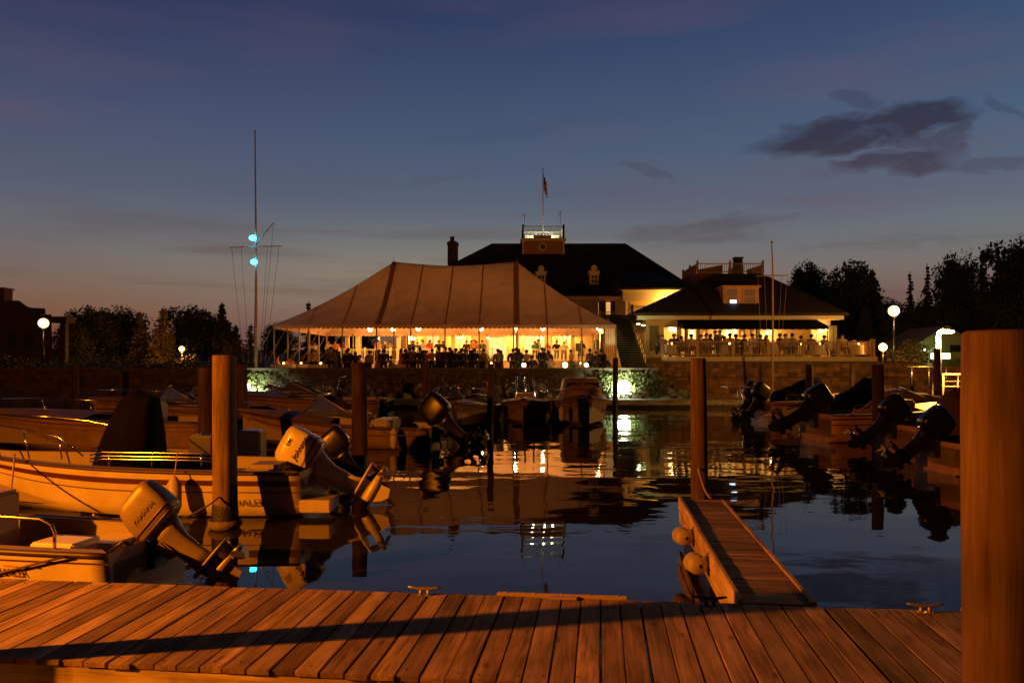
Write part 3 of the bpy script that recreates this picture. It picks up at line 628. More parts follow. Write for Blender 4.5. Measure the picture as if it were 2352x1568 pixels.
for i, (a, b, c, d) in enumerate(wins[1:]):
    door = c == PF
    f = MB(); fw = .06
    f.box(a, a + fw, 68.55, 68.72, c, d).box(b - fw, b, 68.55, 68.72, c, d).box(a + fw, b - fw, 68.55, 68.72, d - fw, d).box(a + fw, b - fw, 68.55, 68.72, c, c + fw)
    nx = 2 if b - a < 1 else 4; nz_ = 4
    if True:
        for k in range(1, nx): xx = a + (b - a) * k / nx; f.box(xx - .015, xx + .015, 68.6, 68.64, c + fw, d - fw)
        for k in range(1, nz_): zz = c + (d - c) * k / nz_; f.box(a + fw, b - fw, 68.595, 68.635, zz - .015, zz + .015)
    w_ = f.build('door' if door else 'window', white, club, True)
    MB().box(a, b, 68.84, 68.88, c, d).build('lit_interior', bright if i % 2 == 0 or b - a > 1.5 else dim, w_, True)
# porch roof/ceiling and beams
MB().box(-14.5, 7.8, 63.7, 68.6, 5.55, 5.62).build('porch_ceiling', pceil, club, True)
mb = MB()
for Y, z0, z1 in ((64.1, 5.2, 5.55), (66.4, 5.35, 5.55)): mb.box(-14.4, 7.7, Y, Y + .25, z0, z1)
for X in (-14.2, -11.4, -8.8, -4.3, .35, 5.0, 7.4): mb.box(X - .1, X + .1, 64.36, 68.55, 5.30, 5.549)
mb.build('porch_beam', trim, club, True)
MB().box(-14.6, 7.9, 63.5, 68.59, 5.625, 5.80).build('porch_fascia', trim, club, True)
cols = [(-13.6, 64.25), (-13.2, 66.5), (-9.35, 64.25), (-4.85, 64.25), (.45, 64.25), (5.0, 64.25), (-8.9, 68.3), (-13.4, 68.4)]
for X, Y in cols:
    MB().box(X - .22, X + .22, Y - .22, Y + .22, PF, PF + .18, bev=.01).box(X - .16, X + .16, Y - .16, Y + .16, PF + .18, 5.05, bev=.01).box(X - .21, X + .21, Y - .21, Y + .21, 5.05, 5.2, bev=.01).build('column', trim, club, True)
def railing(parent, p0, p1, h=.98, step=.14, post=2.2, m=None, name='railing', posts=True, world=True, cap=True, th=.03, fin=False):
    p0 = Vector(p0); p1 = Vector(p1); L = (p1 - p0).length; d = (p1 - p0).normalized(); Mx = Matrix.Translation(p0) @ Vector((1, 0, 0)).rotation_difference(d).to_matrix().to_4x4()
    mb = MB(); mb.box(0, L, -.035, .035, h - .07, h, M=Mx).box(0, L, -.025, .025, .09, .15, M=Mx)
    k = int(L / step)
    for i in range(k): x = step * (i + .5); mb.box(x - th / 2, x + th / 2, -th / 2, th / 2, .15, h - .07, M=Mx)
    if posts:
        n = max(1, round(L / post))
        for i in range(n + 1):
            x = L * i / n; mb.box(x - .08, x + .08, -.08, .08, 0, h + .08, M=Mx).box(x - .1, x + .1, -.1, .1, h + .08, h + .12, M=Mx)
            if fin: mb.v and mb.ball(Mx @ Vector((x, 0, h + .19)), .07, 8)
    return mb.build(name, m or white, parent, world)
railing(club, (-14.2, 64.05, PF), (-1.6, 64.05, PF)); railing(club, (.9, 64.05, PF), (6.9, 64.05, PF)); railing(club, (-14.2, 64.1, PF), (-14.2, 68.4, PF), post=4)
mb = MB()
for k in range(4): mb.box(-1.5, .8, 62.9 + .28 * k, 63.99, 1.93 + .14 * k, 1.93 + .14 * (k + 1))
mb.build('porch_steps', mat('step_boards', (.55, .42, .26), .6), club, True)
# bulk of the house above and behind the porch
EZ = 8.25
dark_wall = mat('cedar_wall', (.16, .08, .05), .8, var=.2, scale=3, stretch=(1, 1, 10))
MB().box(-9.7, 14.2, 68.92, 82, 1.9, EZ - .02).build('wall', dark_wall, club, True)
MB().box(-8.6, 7.6, 68.3, 68.9, 8.001, EZ - .03).build('frieze', trim, club, True)
# hip roof
def hip(mb, x0, x1, y0, y1, ze, rx0, rx1, ry, zr, th=.12):
    e = [(x0, y0, ze), (x1, y0, ze), (x1, y1, ze), (x0, y1, ze)]; r = [(rx0, ry, zr), (rx1, ry, zr)]
    lo = [(a, b, c - th) for a, b, c in e]
    vs = e + r + lo
    mb.add(vs, [(0, 1, 5, 4), (1, 2, 5), (2, 3, 4, 5), (3, 0, 4), (0, 6, 7, 1), (1, 7, 8, 2), (2, 8, 9, 3), (3, 9, 6, 0), (6, 9, 8, 7)])
    return mb
mb = MB(); hip(mb, -10.3, 16.5, 66.2, 84, EZ, ax(1130, 75), ax(1437, 75), 75, az(559, 75)); mb.build('roof', roofm, club, True)
MB().box(-10.2, 9.3, 66.25, 66.45, EZ - .42, EZ - .13).box(-10.0, 9.2, 66.46, 69, EZ - .35, EZ - .20).build('cornice', trim, club, True)
# recessed upper balcony right of the tent
X0, X1 = ax(1322, 67), ax(1434, 67)
mb = MB(); mb.box(X0, X1, 66.8, 67.1, az(690, 67), EZ - .431)
for xd in (1328, 1422): X = ax(xd, 67); mb.box(X - .13, X + .13, 66.82, 67.08, 5.9, az(690, 67) - .001)
mb.build('balcony_frame', trim, club, True)
MB().box(X0 - .2, X1 + .1, 66.7, 68.9, 5.7, 5.85).build('balcony_floor', trim, club, True)
railing(club, (X0, 66.95, 5.86), (X1, 66.95, 5.86), post=2.4)
for xd0, xd1 in ((1352, 1375), (1392, 1402)):
    a, b, c, d = ax(xd0, 68.8), ax(xd1, 68.8), az(722, 68.8), az(694, 68.8)
    f = MB(); f.box(a - .06, b + .06, 68.80, 68.9, d, d + .07).box(a - .06, a, 68.8, 68.9, c, d).box(b, b + .06, 68.8, 68.9, c, d).box(a - .06, b + .06, 68.8, 68.9, c - .07, c)
    for k in range(1, 4): zz = c + (d - c) * k / 4; f.box(a, b, 68.82, 68.86, zz - .015, zz + .015)
    w_ = f.build('window', white, club, True); MB().box(a, b, 68.87, 68.915, c, d).build('pane', emis('amber_window', (1, .5, .14), .8), w_, True)
# right wing with bright soffit, balcony rail
WY = 62.5
x0, x1 = ax(1437, WY), 14.2
wing = mat('wing_wall', (.60, .46, .24), .7, var=.06)
MB().box(x0, x1, WY, 68.91, 1.9, az(672, WY)).build('wing_wall', wing, club, True)
MB().box(x0 - .25, x1 + .4, WY - .35, WY - .002, az(691, WY), az(668, WY)).box(x0 - .4, x1 + .5, WY - .55, WY - .003, az(668, WY) + .001, az(664, WY)).build('wing_cornice', trim, club, True)
MB().box(x0 - .02, x0 + .2, WY - .06, WY - .004, 1.9, az(691, WY) - .002).build('corner_board', trim, club, True)
mb = MB(); zt = az(663, WY); hip(mb, x0 - .6, 14.9, WY - .7, 77, zt, 9.5, 12.6, 70, zt + 2.3); mb.build('wing_roof', roofm, club, True)
railing(club, (ax(1452, 60), 60, az(731, 60)), (13.5, 60, az(731, 60)), h=.95, post=20, m=mat('green_rail', (.10, .12, .07), .6))
MB().box(ax(1450, 60), 13.6, 59.9, WY - .01, az(735, 60), az(731, 60)).build('balcony_deck', trim, club, True)
wl = MB().ball((ax(1549, 61.7), 61.6, az(676, 61.7)), .12, 12).build('wall_lamp', emis('wing_lamp', (1, .55, .16), 20), club, True)
ptlight('wing_light', (ax(1535, 61.7), 61.5, az(697, 61.7)), 420, WARM, .1, club)
# roof dormers (small, with ball-topped gables)
def dormer(xd, yd, Y):
    X = ax(xd, Y); Z = az(yd, Y); pinkish = mat('dormer_trim', (.66, .55, .46), .6)
    mb = MB(); k = Y / FD
    mb.box(X - 10 * k, X + 10 * k, Y, Y + 2.2, Z - 24 * k, Z + 2 * k).box(X - 13 * k, X + 13 * k, Y - .08, Y + 1.5, Z + 2 * k, Z + 7 * k).box(X - 11.5 * k, X + 11.5 * k, Y - .05, Y + 1.6, Z - 1.5 * k, Z + 1.99 * k)
    d = mb.build('dormer', pinkish, club, True)
    MB().cyl((X, Y - .04, Z + 13 * k), (X, Y + .5, Z + 13 * k), 7.2 * k, n=20).build('round_gable', pinkish, d, True)
    mb = MB(); mb.box(X - 7 * k, X + 7 * k, Y - .03, Y - .004, Z - 21 * k, Z - 3 * k); mb.build('pane', mat('dormer_glass', (.10, .07, .05), .25), d, True)
    mb = MB(); mb.box(X - .02, X + .02, Y - .05, Y - .031, Z - 21 * k, Z - 3 * k).box(X - 7 * k, X + 7 * k, Y - .052, Y - .033, Z - 12.6 * k, Z - 11.2 * k); mb.build('muntin', white, d, True)
dormer(1243, 630, 67.8); dormer(1365, 629, 67.8)
# chimneys
brk = brick_mat('chimney_brick', (.10, .045, .03), (.06, .03, .022), (.05, .04, .035), .2, .07)
X = ax(1040, 73); w_ = .46
mb = MB(); mb.box(X - w_, X + w_, 72.6, 73.6, 8.3, az(563, 73)).box(X - w_ - .06, X + w_ + .06, 72.5, 73.7, az(563, 73), az(558, 73)).box(X - w_ + .05, X + w_ - .1, 72.6, 73.5, az(558, 73), az(555, 73)).cyl((X - .05, 73, az(555, 73)), (X - .05, 73, az(546, 73)), .2, n=12).cyl((X - .05, 73, az(546, 73)), (X - .05, 73, az(544, 73)), .23, n=12)
mb.build('chimney', brk, club, True)
mb = MB(); a, b = ax(1395, 77), ax(1436, 77); mb.box(a, b, 76, 79, 8.3, az(572, 77)); mb.build('roof_hatch', dark_wall, club, True)
mb = MB(); hip(mb, a - .2, b + .25, 75.8, 79.2, az(570, 77) + .1, a + .3, a + .9, 77.5, az(557, 77)); mb.build('hatch_roof', roofm, club, True)
# rooftop lookout
CY = 73.0
x0, x1, z0, z1 = ax(1200, CY), ax(1296, CY), az(592, CY), az(551, CY)
MB().box(x0, x1, CY, CY + 3.6, z0 - .6, z1).build('lookout_box', mat('lookout_wall', (.34, .17, .11), .7, var=.08), club, True)
MB().box(x0 - .02, x0 + .12, CY - .03, CY - .003, z0, z1 - .01).box(x1 - .12, x1 + .02, CY - .03, CY - .003, z0, z1 - .01).box(x0 - .18, x1 + .18, CY - .18, CY + 3.8, z1, z1 + .16, bev=.02).box(x0 - .08, x1 + .08, CY - .08, CY - .005, z1 - .1, z1 - .001).build('lookout_trim', trim, club, True)
Mr = Matrix.Translation((ax(1247, CY), CY - .03, az(567, CY))) @ Matrix.Rotation(R(90), 4, 'X')
ring = MB().lathe([(.25, -.03), (.25, .05), (.41, .05), (.41, -.03)], n=28, M=Mr).build('round_window', trim, club, True)
MB().cyl((ax(1247, CY), CY - .02, az(567, CY)), (ax(1247, CY), CY - .004, az(567, CY)), .25, n=24).build('pane', mat('dormer_glass', (.1, .07, .05)), ring, True)
zr = z1 + .165
MB().box(x0 + .05, x1 - .05, CY + .05, CY + 3.5, z1 + .161, z1 + .2).build('lookout_deck', white, club, True)
rl = mat('lookout_rail', (.55, .48, .40), .6)
for (pa, pb) in (((x0 + .05, CY + .05, zr), (x1 - .05, CY + .05, zr)), ((x0 + .05, CY + 3.4, zr), (x1 - .05, CY + 3.4, zr)), ((x0 + .05, CY + .05, zr), (x0 + .05, CY + 3.4, zr)), ((x1 - .05, CY + .05, zr), (x1 - .05, CY + 3.4, zr))):
    railing(club, pa, pb, h=1.15, step=.13, post=9, m=rl, name='lookout_railing', th=.025)
mb = MB(); X = ax(1247, CY); mb.box(X - .85, X + .85, CY + 1.0, CY + 2.6, zr + .02, zr + .42); mb.build('lookout_skylight', dark_wall, club, True)
mb = MB(); mb.box(x0 + .3, x1 - .3, CY + 3.1, CY + 3.16, zr + .05, zr + .75); mb.build('lookout_panel', white, club, True)
lf = MB().box(X - 1.0, X - .6, CY + 2.7, CY + 2.9, zr + .25, zr + .32).box(X + .6, X + 1.0, CY + 2.7, CY + 2.9, zr + .25, zr + .32).build('lookout_lamp', emis('lookout_lamp', (.95, 1, .55), 25), club, True)
for xx in (x0 + 1, X + .2, x1 - 1): ptlight('lookout_light', (xx, CY + 2.4, zr + .72), 55, (.95, 1, .55), .12, club)
# flagpole with flag, antennas
fp = thing('flagpole', 'white flagpole on the rooftop lookout flying a limp striped flag', 'flagpole', (ax(1247, 74.8), 74.8, zr))
MB().cyl((ax(1247, 74.8), 74.8, zr), (ax(1247, 74.8), 74.8, az(389, 74.8)), .055, .03, 10).ball((ax(1247, 74.8), 74.8, az(388, 74.8)), .07, 8).build('pole', white, fp, True)
def flag_mat():
    m = bpy.data.materials.new('striped_flag'); m.use_nodes = True; nt = m.node_tree; N = nt.nodes; Lk = nt.links; b = N['Principled BSDF']; b.inputs['Roughness'].default_value = .9
    at_ = N.new('ShaderNodeAttribute'); at_.attribute_name = 'fuv'; sp = N.new('ShaderNodeSeparateXYZ'); Lk.new(at_.outputs['Vector'], sp.inputs[0])
    def M(op, p, q):
        n = N.new('ShaderNodeMath'); n.operation = op
        for i, v in enumerate((p, q)):
            if isinstance(v, (int, float)): n.inputs[i].default_value = v
            else: Lk.new(v, n.inputs[i])
        return n.outputs[0]
    st = M('GREATER_THAN', M('FRACT', M('MULTIPLY', sp.outputs[1], 6.5), 0), .5)
    mx = N.new('ShaderNodeMix'); mx.data_type = 'RGBA'; Lk.new(st, mx.inputs[0]); mx.inputs[6].default_value = (.45, .03, .03, 1); mx.inputs[7].default_value = (.75, .72, .68, 1)
    can = M('MULTIPLY', M('LESS_THAN', sp.outputs[0], .42), M('GREATER_THAN', sp.outputs[1], .46)); m2 = N.new('ShaderNodeMix'); m2.data_type = 'RGBA'; Lk.new(can, m2.inputs[0]); Lk.new(mx.outputs[2], m2.inputs[6]); m2.inputs[7].default_value = (.03, .04, .14, 1)
    Lk.new(m2.outputs[2], b.inputs['Base Color']); return m
def flag():
    n, k = 26, 30; vs = []; uv = []; X = ax(1247, 74.8) + .05; zt = az(397, 74.8); H = 2.6
    for j in range(k + 1):
        f = j / k                        # 0 hoist top .. 1 bottom
        for i in range(n + 1):
            g_ = i / n                   # towards the fly, hanging down in folds
            w = .42 * g_ * (1 - .45 * (1 - f)) ; x = w + .10 * math.sin(g_ * 17 + f * 2) * (.2 + g_); y = .13 * math.sin(g_ * 22 + f * 3)
            z = zt - 1.5 * f - 1.05 * g_ ** .9 * (.95 + .05 * math.sin(f * 5)); vs.append((X + max(x, 0.0), 74.8 + y, z)); uv.append((g_, 1 - f, 0))
    o = MB().add(vs, [(j * (n + 1) + i, j * (n + 1) + i + 1, (j + 1) * (n + 1) + i + 1, (j + 1) * (n + 1) + i) for j in range(k) for i in range(n)], True)
    me = bpy.data.meshes.new('flag'); me.from_pydata([tuple(Vector(v) - Vector(fp['_o'])) for v in vs], [], o.f); a_ = me.attributes.new('fuv', 'FLOAT_VECTOR', 'POINT'); a_.data.foreach_set('vector', [c for u in uv for c in u])
    me.polygons.foreach_set('use_smooth', [True] * len(o.f)); me.materials.append(flag_mat()); ob = bpy.data.objects.new('flag', me); col.objects.link(ob); ob.parent = fp
flag()
for xd, lab in ((1205, 'thin rooftop antenna at the left corner of the lookout'), (1287, 'thin rooftop antenna with cups at the right corner of the lookout')):
    X = ax(xd, CY); t = thing('antenna', lab, 'antenna', (X, CY + .1, zr + 1.2)); zt = az(487 if xd > 1250 else 489, CY)
    mb = MB().cyl((X, CY + .1, zr + 1.2), (X, CY + .1, zt), .022, n=6).box(X - .22, X + .05, CY + .08, CY + .12, zt - .28, zt - .25).ball((X - .2, CY + .1, zt - .2), .05, 8)
    if xd > 1250: mb.ball((X + .04, CY + .1, zt + .03), .06, 8).ball((X - .1, CY + .1, zt - .02), .05, 8)
    mb.build('mast', galv, t, True)
# wall lamps on the porch
for i, (xd, yd, Y) in enumerate([(943, 775, 68.3), (952, 778, 68.0), (1057, 775, 68.3), (1120, 776, 68.3), (1188, 775, 68.3), (1242, 776, 68.3), (1298, 775, 68.2), (1312, 772, 68.2), (871, 777, 66), (866, 788, 66)]):
    X, Z = ax(xd, Y), az(yd, Y); l = MB().ball((X, Y, Z), .13 if i not in (3, 4, 8, 9) else .10, 12).build('wall_lamp', glow, club, True)
    MB().box(X - .03, X + .03, Y + .08, 68.59 if Y > 67 else Y + .3, Z - .03, Z + .03).build('bracket', black, l, True)
    if i in (0, 2, 4, 6, 8): ptlight('porch_light', (X, Y - .35, Z - .05), PORCHP, WARM, .1, club)

# exterior staircase between the tent and the restaurant
st = thing('staircase', 'wide outdoor wooden staircase between the tent and the restaurant', 'staircase', (8.2, 54, 1.93))
sm_ = mat('stair_boards', (.16, .14, .09), .75, var=.2, scale=6)
mb = MB(); n = 24; xa, xb = 7.25, 8.75
for k in range(n): y = 51 + k * .32; z = 1.93 + (k + 1) * .168; mb.box(xa, xb, y - .04, y + .33, z - .05, z)
mb.build('treads', mat('tread_boards', (.30, .27, .18), .75, var=.25, scale=6), st, True)
mb = MB()
for k in range(n): y = 51 + k * .32; z = 1.93 + (k + 1) * .168; mb.box(xa, xb, y + .30, y + .318, z, z + .117)
mb.build('risers', mat('riser_boards', (.035, .032, .022), .85, var=.3, scale=6), st, True)
for X in (xa - .06, xb + .01):
    MB().add([(X, 50.9, 1.93), (X, 58.8, 5.85), (X, 58.8, 6.15), (X, 50.9, 2.25)] + [(X + .05, 50.9, 1.93), (X + .05, 58.8, 5.85), (X + .05, 58.8, 6.15), (X + .05, 50.9, 2.25)], [(0, 1, 2, 3), (7, 6, 5, 4), (0, 4, 5, 1), (1, 5, 6, 2), (2, 6, 7, 3), (3, 7, 4, 0)]).build('stringer', mat('green_paint', (.10, .12, .07), .5), st, True)
mb = MB()
for k in range(0, 25, 2): y = 51 + k * .32; z = 1.93 + k * .168; mb.cyl((xb + .04, y, z), (xb + .04, y, z + 1.1), .025, n=6)
mb.cyl((xb + .04, 51, 3.05), (xb + .04, 58.7, 7.08), .035, n=8); mb.cyl((xb + .04, 51, 2.6), (xb + .04, 58.7, 6.63), .02, n=6); mb.build('handrail', mat('green_rail', (.1, .12, .07), .6), st, True)

# ------------------------------------------------------------------ restaurant
rest = thing('restaurant', 'low restaurant with dark hip roof, black awning and a railed deck over the stone wall', 'building', (15.5, 53, 2.5))
DKZ = 2.86; RX0, RX1, RY = 9.15, 21.7, 53.0
rw = mat('restaurant_wall', (.66, .54, .34), .65, var=.05)
MB().box(9.2, 22.3, 47.75, 53, DKZ - .06, DKZ).build('deck', mat('deck_boards', (.28, .22, .15), .7), rest, True)
MB().box(9.2, 22.4, 47.68, 47.749, DKZ - .30, DKZ - .001).build('deck_fascia', mat('deck_fascia', (.42, .34, .26), .6), rest, True)
for i in range(11): X = 9.6 + i * 1.22; MB().box(X - .07, X + .07, 47.7, 47.85, 2.36, DKZ - .301).build('deck_post', mat('deck_fascia', (.42, .34, .26)), rest, True)
railm = mat('deck_rail_paint', (.34, .21, .13), .6)
xr = ax(1520, 48)
railing(rest, (xr, 47.9, DKZ), (22.25, 47.9, DKZ), h=.95, step=.12, post=2.2, m=railm); railing(rest, (22.2, 48, DKZ), (22.2, 53, DKZ), h=.95, post=2.5, m=railm)
# inner balustrade seen behind the diners
railing(rest, (10.6, 52.2, DKZ), (20.6, 52.2, DKZ), h=.85, step=.16, post=3.3, m=mat('inner_rail', (.12, .06, .03), .6))
zE = az(722, 52)
mb = MB(); holes = [(10.35, 11.75, DKZ, 4.9), (12.0, 20.4, 3.0, 5.15)]
wall_open(mb, RX0, RX1, 2.4, zE - .3, RY, RY + .2, holes); mb.box(RX0, RX0 + .2, RY + .201, 60, 2.4, zE - .3).box(RX1 - .2, RX1, RY + .201, 60, 2.4, zE - .3); mb.build('wall', rw, rest, True)
MB().box(9.4, 21.8, 55.6, 55.8, 2.4, 5.6).build('inner_wall', mat('dining_wall', (.72, .62, .42), .7, var=.05), rest, True)
MB().box(9.4, 21.8, 53.201, 55.59, 5.3, 5.4).build('inner_ceiling', trim, rest, True)
for xd in (1560, 1604, 1740, 1880): X = ax(xd, 53); MB().box(X - .15, X + .15, RY - .05, RY + .25, DKZ, 5.2).build('column', trim, rest, True)
for xd in (1497, 1508, 1909, 1917): X = ax(xd, 53); MB().box(X - .14, X + .14, RY - .06, RY - .003, 3.3, 5.0).build('shutter', mat('green_shutter', (.16, .15, .09), .6), rest, True)
mb = MB(); hip(mb, 8.1, 22.4, 51.7, 60.9, zE + .1, ax(1640, 56.3), ax(1752, 56.3), 56.3, az(629, 56.3), .18); mb.build('roof', roofm, rest, True)
MB().box(8.35, 22.15, 51.9, 52.2, zE - .35, zE - .085).box(8.5, 22.0, 52.201, 52.999, zE - .33, zE - .2).build('cornice', trim, rest, True)
# awning
aw = MB(); xa, xb = 11.25, 20.55; p = [(xa, 52.95, 5.5), (xb, 52.95, 5.5), (xb, 50.5, 4.86), (xa, 50.5, 4.86)]
nn = 40; vs = []
for i in range(nn + 1):
    X = xa + (xb - xa) * i / nn; vs += [(X, 52.95, 5.5), (X, 50.5, 4.86 - .01 * math.sin(i)), (X, 50.47, 4.62 + .03 * abs(math.sin(i * math.pi / 2)))]
aw.add(vs, [(3 * i, 3 * i + 1, 3 * i + 4, 3 * i + 3) for i in range(nn)] + [(3 * i + 1, 3 * i + 2, 3 * i + 5, 3 * i + 4) for i in range(nn)])
aw.add([(xa, 52.95, 5.5), (xa, 50.5, 4.86), (xa, 50.47, 4.62), (xa, 52.95, 4.95)], [(0, 1, 2, 3)]).add([(xb, 52.95, 5.5), (xb, 50.5, 4.86), (xb, 50.47, 4.62), (xb, 52.95, 4.95)], [(0, 1, 2, 3)])
aw.build('awning', blackcloth, rest, True)
mb = MB()
for X in (xa + .05, 15.9, xb - .05): mb.cyl((X, 50.55, 4.8), (X, 50.55, DKZ), .035, n=8)
mb.build('awning_pole', black, rest, True)
# roof window dormer
a, b, c, d, DY = ax(1661, 52.75), ax(1743, 52.75), az(699, 52.75), az(660, 52.75), 52.75
dt = mat('dormer_paint', (.62, .34, .2), .6)
dm = MB().box(a, b, DY, DY + 3, c - .2, d).box(a - .1, b + .1, DY - .15, DY + 3, d, d + .12).build('dormer', dt, rest, True)
for q, (x0_, x1_) in enumerate(((1668, 1693), (1709, 1735))):
    e, f_ = ax(x0_, DY), ax(x1_, DY); z0_, z1_ = az(697, DY), az(664, DY)
    w_ = MB().box(e - .07, e, DY - .05, DY - .003, z0_, z1_).box(f_, f_ + .07, DY - .05, DY - .003, z0_, z1_).box(e - .07, f_ + .07, DY - .05, DY - .003, z1_, z1_ + .07).box(e - .07, f_ + .07, DY - .05, DY - .003, z0_ - .07, z0_).box(e, f_, DY - .045, DY - .02, (z0_ + z1_) / 2 - .02, (z0_ + z1_) / 2 + .02).build('window', mat('dormer_window_paint', (.6, .42, .3), .6), dm, True)
    w_['_o'] = rest['_o']
    MB().box(e, f_, DY - .018, DY - .004, z0_, z1_).build('pane', mat('blind_glass', (.16, .10, .08), .3, emit=(1, .35, .12), es=.05), dm, True)  # faint warm glow added to the panes, no lamp behind them
MB().box(ax(1677, DY), ax(1691, DY), DY - .03, DY - .0185, az(696, DY), az(689, DY)).build('lit_screen', emis('tv_screen', (.45, .6, 1), 6), dm, True)
# rooftop balustrade of the flat-roofed part behind
BY = 62
bm_ = mat('roof_balustrade', (.40, .27, .20), .6)
x0, x1, z0, z1 = ax(1568, 66), ax(1752, 62), az(640, BY), az(604, BY)
MB().box(x0, x1, BY + .1, 72, 1.9, az(628, BY)).build('rear_block', dark_wall, rest, True)
railing(rest, (ax(1602, BY), BY, az(628, BY)), (x1, BY, az(628, BY)), h=.82, step=.16, post=2.6, m=bm_, name='roof_railing', fin=True)
railing(rest, (ax(1602, BY), BY, az(628, BY)), (ax(1569, 68), 68, az(628, BY)), h=.82, step=.16, post=2.6, m=bm_, name='roof_railing', fin=True)
mb = MB(); X0_ = ax(1602, BY); zz = az(628, BY)
for xa_, xb_ in ((1604, 1660), (1672, 1708), (1716, 1750)):
    p_, q_ = ax(xa_, BY + .3), ax(xb_, BY + .3); mb.add([(p_, BY + .3, zz), (q_, BY + .3, zz), (q_, BY + .3, zz + .75), (q_ - .3 * (q_ - p_), BY + .3, zz + .62), (p_, BY + .3, zz + .35)] + [(p_, BY + .36, zz), (q_, BY + .36, zz), (q_, BY + .36, zz + .75), (q_ - .3 * (q_ - p_), BY + .36, zz + .62), (p_, BY + .36, zz + .35)], [(0, 1, 2, 3, 4), (9, 8, 7, 6, 5), (0, 5, 6, 1), (1, 6, 7, 2), (2, 7, 8, 3), (3, 8, 9, 4), (4, 9, 5, 0)])
mb.build('windscreen_panel', bm_, rest, True)
MB().box(ax(1689, 64), ax(1706, 64), 64, 64.7, 7, az(591, 64)).box(ax(1687, 64), ax(1708, 64), 63.95, 64.75, az(593, 64), az(590, 64)).build('chimney', brk, rest, True)
# framed sailboat pictures
for i, (xd, w_, lab) in enumerate(((1617, 13, 'leftmost'), (1647, 9, 'small second'), (1704, 14, 'third'), (1730, 13, 'rightmost'))):
    Yp = 55.55; X, Z = ax(xd, Yp), az(764, Yp); hw = w_ / 2 * Yp / FD; hh = hw * (1.35 if i != 1 else 1.1)
    t = thing('framed_picture', f'{lab} of the four framed sailboat pictures on the lit restaurant wall', 'picture', (X, Yp, Z))
    MB().box(X - hw, X + hw, Yp - .05, Yp + .045, Z - hh, Z + hh).build('frame', mat('picture_frame', (.10, .05, .03), .5), t, True)
    MB().box(X - hw * .78, X + hw * .78, Yp - .056, Yp - .051, Z - hh * .82, Z + hh * .82).build('sheet', mat('picture_sheet', (.20, .09, .05), .7), t, True)
    MB().add([(X - hw * .45, Yp - .06, Z - hh * .5), (X + hw * .02, Yp - .06, Z - hh * .5), (X, Yp - .06, Z + hh * .6), (X + hw * .06, Yp - .06, Z - hh * .45), (X + hw * .5, Yp - .06, Z - hh * .4), (X + hw * .05, Yp - .06, Z + hh * .5)], [(0, 1, 2), (3, 4, 5)]).box(X - hw * .4, X + hw * .4, Yp - .06, Yp - .057, Z - hh * .68, Z - hh * .57).build('sailboat_image', mat('picture_white', (.8, .72, .6), .7), t, True)
for i, (xd, yd, Y, r) in enumerate([(1541, 755, 54.5, .17), (1550, 757, 54.5, .15), (1589, 764, 55.3, .15), (1602, 760, 54.9, .12), (1672, 764, 55.3, .16), (1688, 760, 54.9, .12), (1762, 764, 55.3, .13), (1773, 761, 54.9, .09), (1886, 759, 52.6, .14), (1899, 756, 52.6, .11)]):
    X, Z = ax(xd, Y), az(yd, Y); l = MB().ball((X, Y, Z), r, 12).build('wall_lamp', glow, rest, True)
    if i in (0, 2, 4, 6, 8): ptlight('dining_light', (X + .1, Y - .35, Z - .22), RESTP, WARM, .1, rest)

# ------------------------------------------------------------------ signal masts
blue = emis('blue_signal', (.0, .55, 1.0), 14)
bluew = emis('blue_white_signal', (.02, .62, 1.0), 16)
def mast_thing(name, label, xd, ytop, ybase, Y, yard, halyards, lights=(), gaff=None, r=.075, m=None):
    X = ax(xd, Y); zb = az(ybase, Y); zt = az(ytop, Y); t = thing(name, label, 'mast', (X, Y, zb)); m = m or mat('mast_paint', (.55, .50, .46), .45, var=.05)
    zy = az(yard[2], Y)
    MB().tube([(X, Y, zb), (X, Y, zb + (zy - zb) * .5), (X, Y, zy + .3), (X - .06, Y, zt)], [r * 1.25, r, r * .8, r * .45], 10).build('mast', m, t, True)
    MB().ball((X - .06, Y, zt + .05), .09, 8).build('truck', m, t, True)
    MB().tube([(ax(yard[0], Y), Y, az(yard[2] + yard[3], Y)), (X, Y - .06, zy), (ax(yard[1], Y), Y, az(yard[2] - yard[3], Y))], [.025, .045, .025], 8).build('yard', m, t, True)
    if gaff: MB().cyl((X, Y, az(gaff[0], Y)), (ax(gaff[1], Y), Y + .1, az(gaff[2], Y)), .04, .025, 8).build('gaff', m, t, True)
    mb = MB()
    for x0, y0, x1, y1 in halyards: mb.tube([(ax(x0, Y), Y, az(y0, Y)), (ax((x0 + x1) / 2, Y), Y, az((y0 + y1) / 2 + 3, Y)), (ax(x1, Y), Y, az(y1, Y))], .011, 5)
    mb.build('halyard', mat('halyard_rope', (.30, .25, .22), .9), t, True)
    for lx, ly in lights:
        c = (ax(lx, Y), Y - .12, az(ly, Y)); l = MB().ball(c, .18, 24, (1.15, 1, .85)).build('signal_light', bluew, t, True)
        MB().box(c[0], X, Y - .08, Y - .04, c[2] - .03, c[2] + .03).build('arm', m, l, True)
    return t
mast_thing('signal_mast', 'tall signal mast with yardarm and two cyan lights left of the tent', 588, 305, 846, 46, (526, 647, 567, 2), [(532, 569, 560, 830), (554, 568, 572, 830), (586, 640, 583, 830), (614, 566, 597, 826), (628, 512, 600, 830), (641, 566, 608, 835)], [(582, 547), (585, 602)], (560, 628, 510))
mast_thing('signal_mast', 'slim pale mast with one yardarm standing before the restaurant', 1775, 559, 925, 44.5, (1737, 1812, 633, .5), [(1741, 634, 1750, 830), (1756, 634, 1764, 830), (1795, 634, 1787, 800), (1809, 634, 1790, 830)], r=.06, m=mat('pale_mast', (.34, .22, .15), .6))

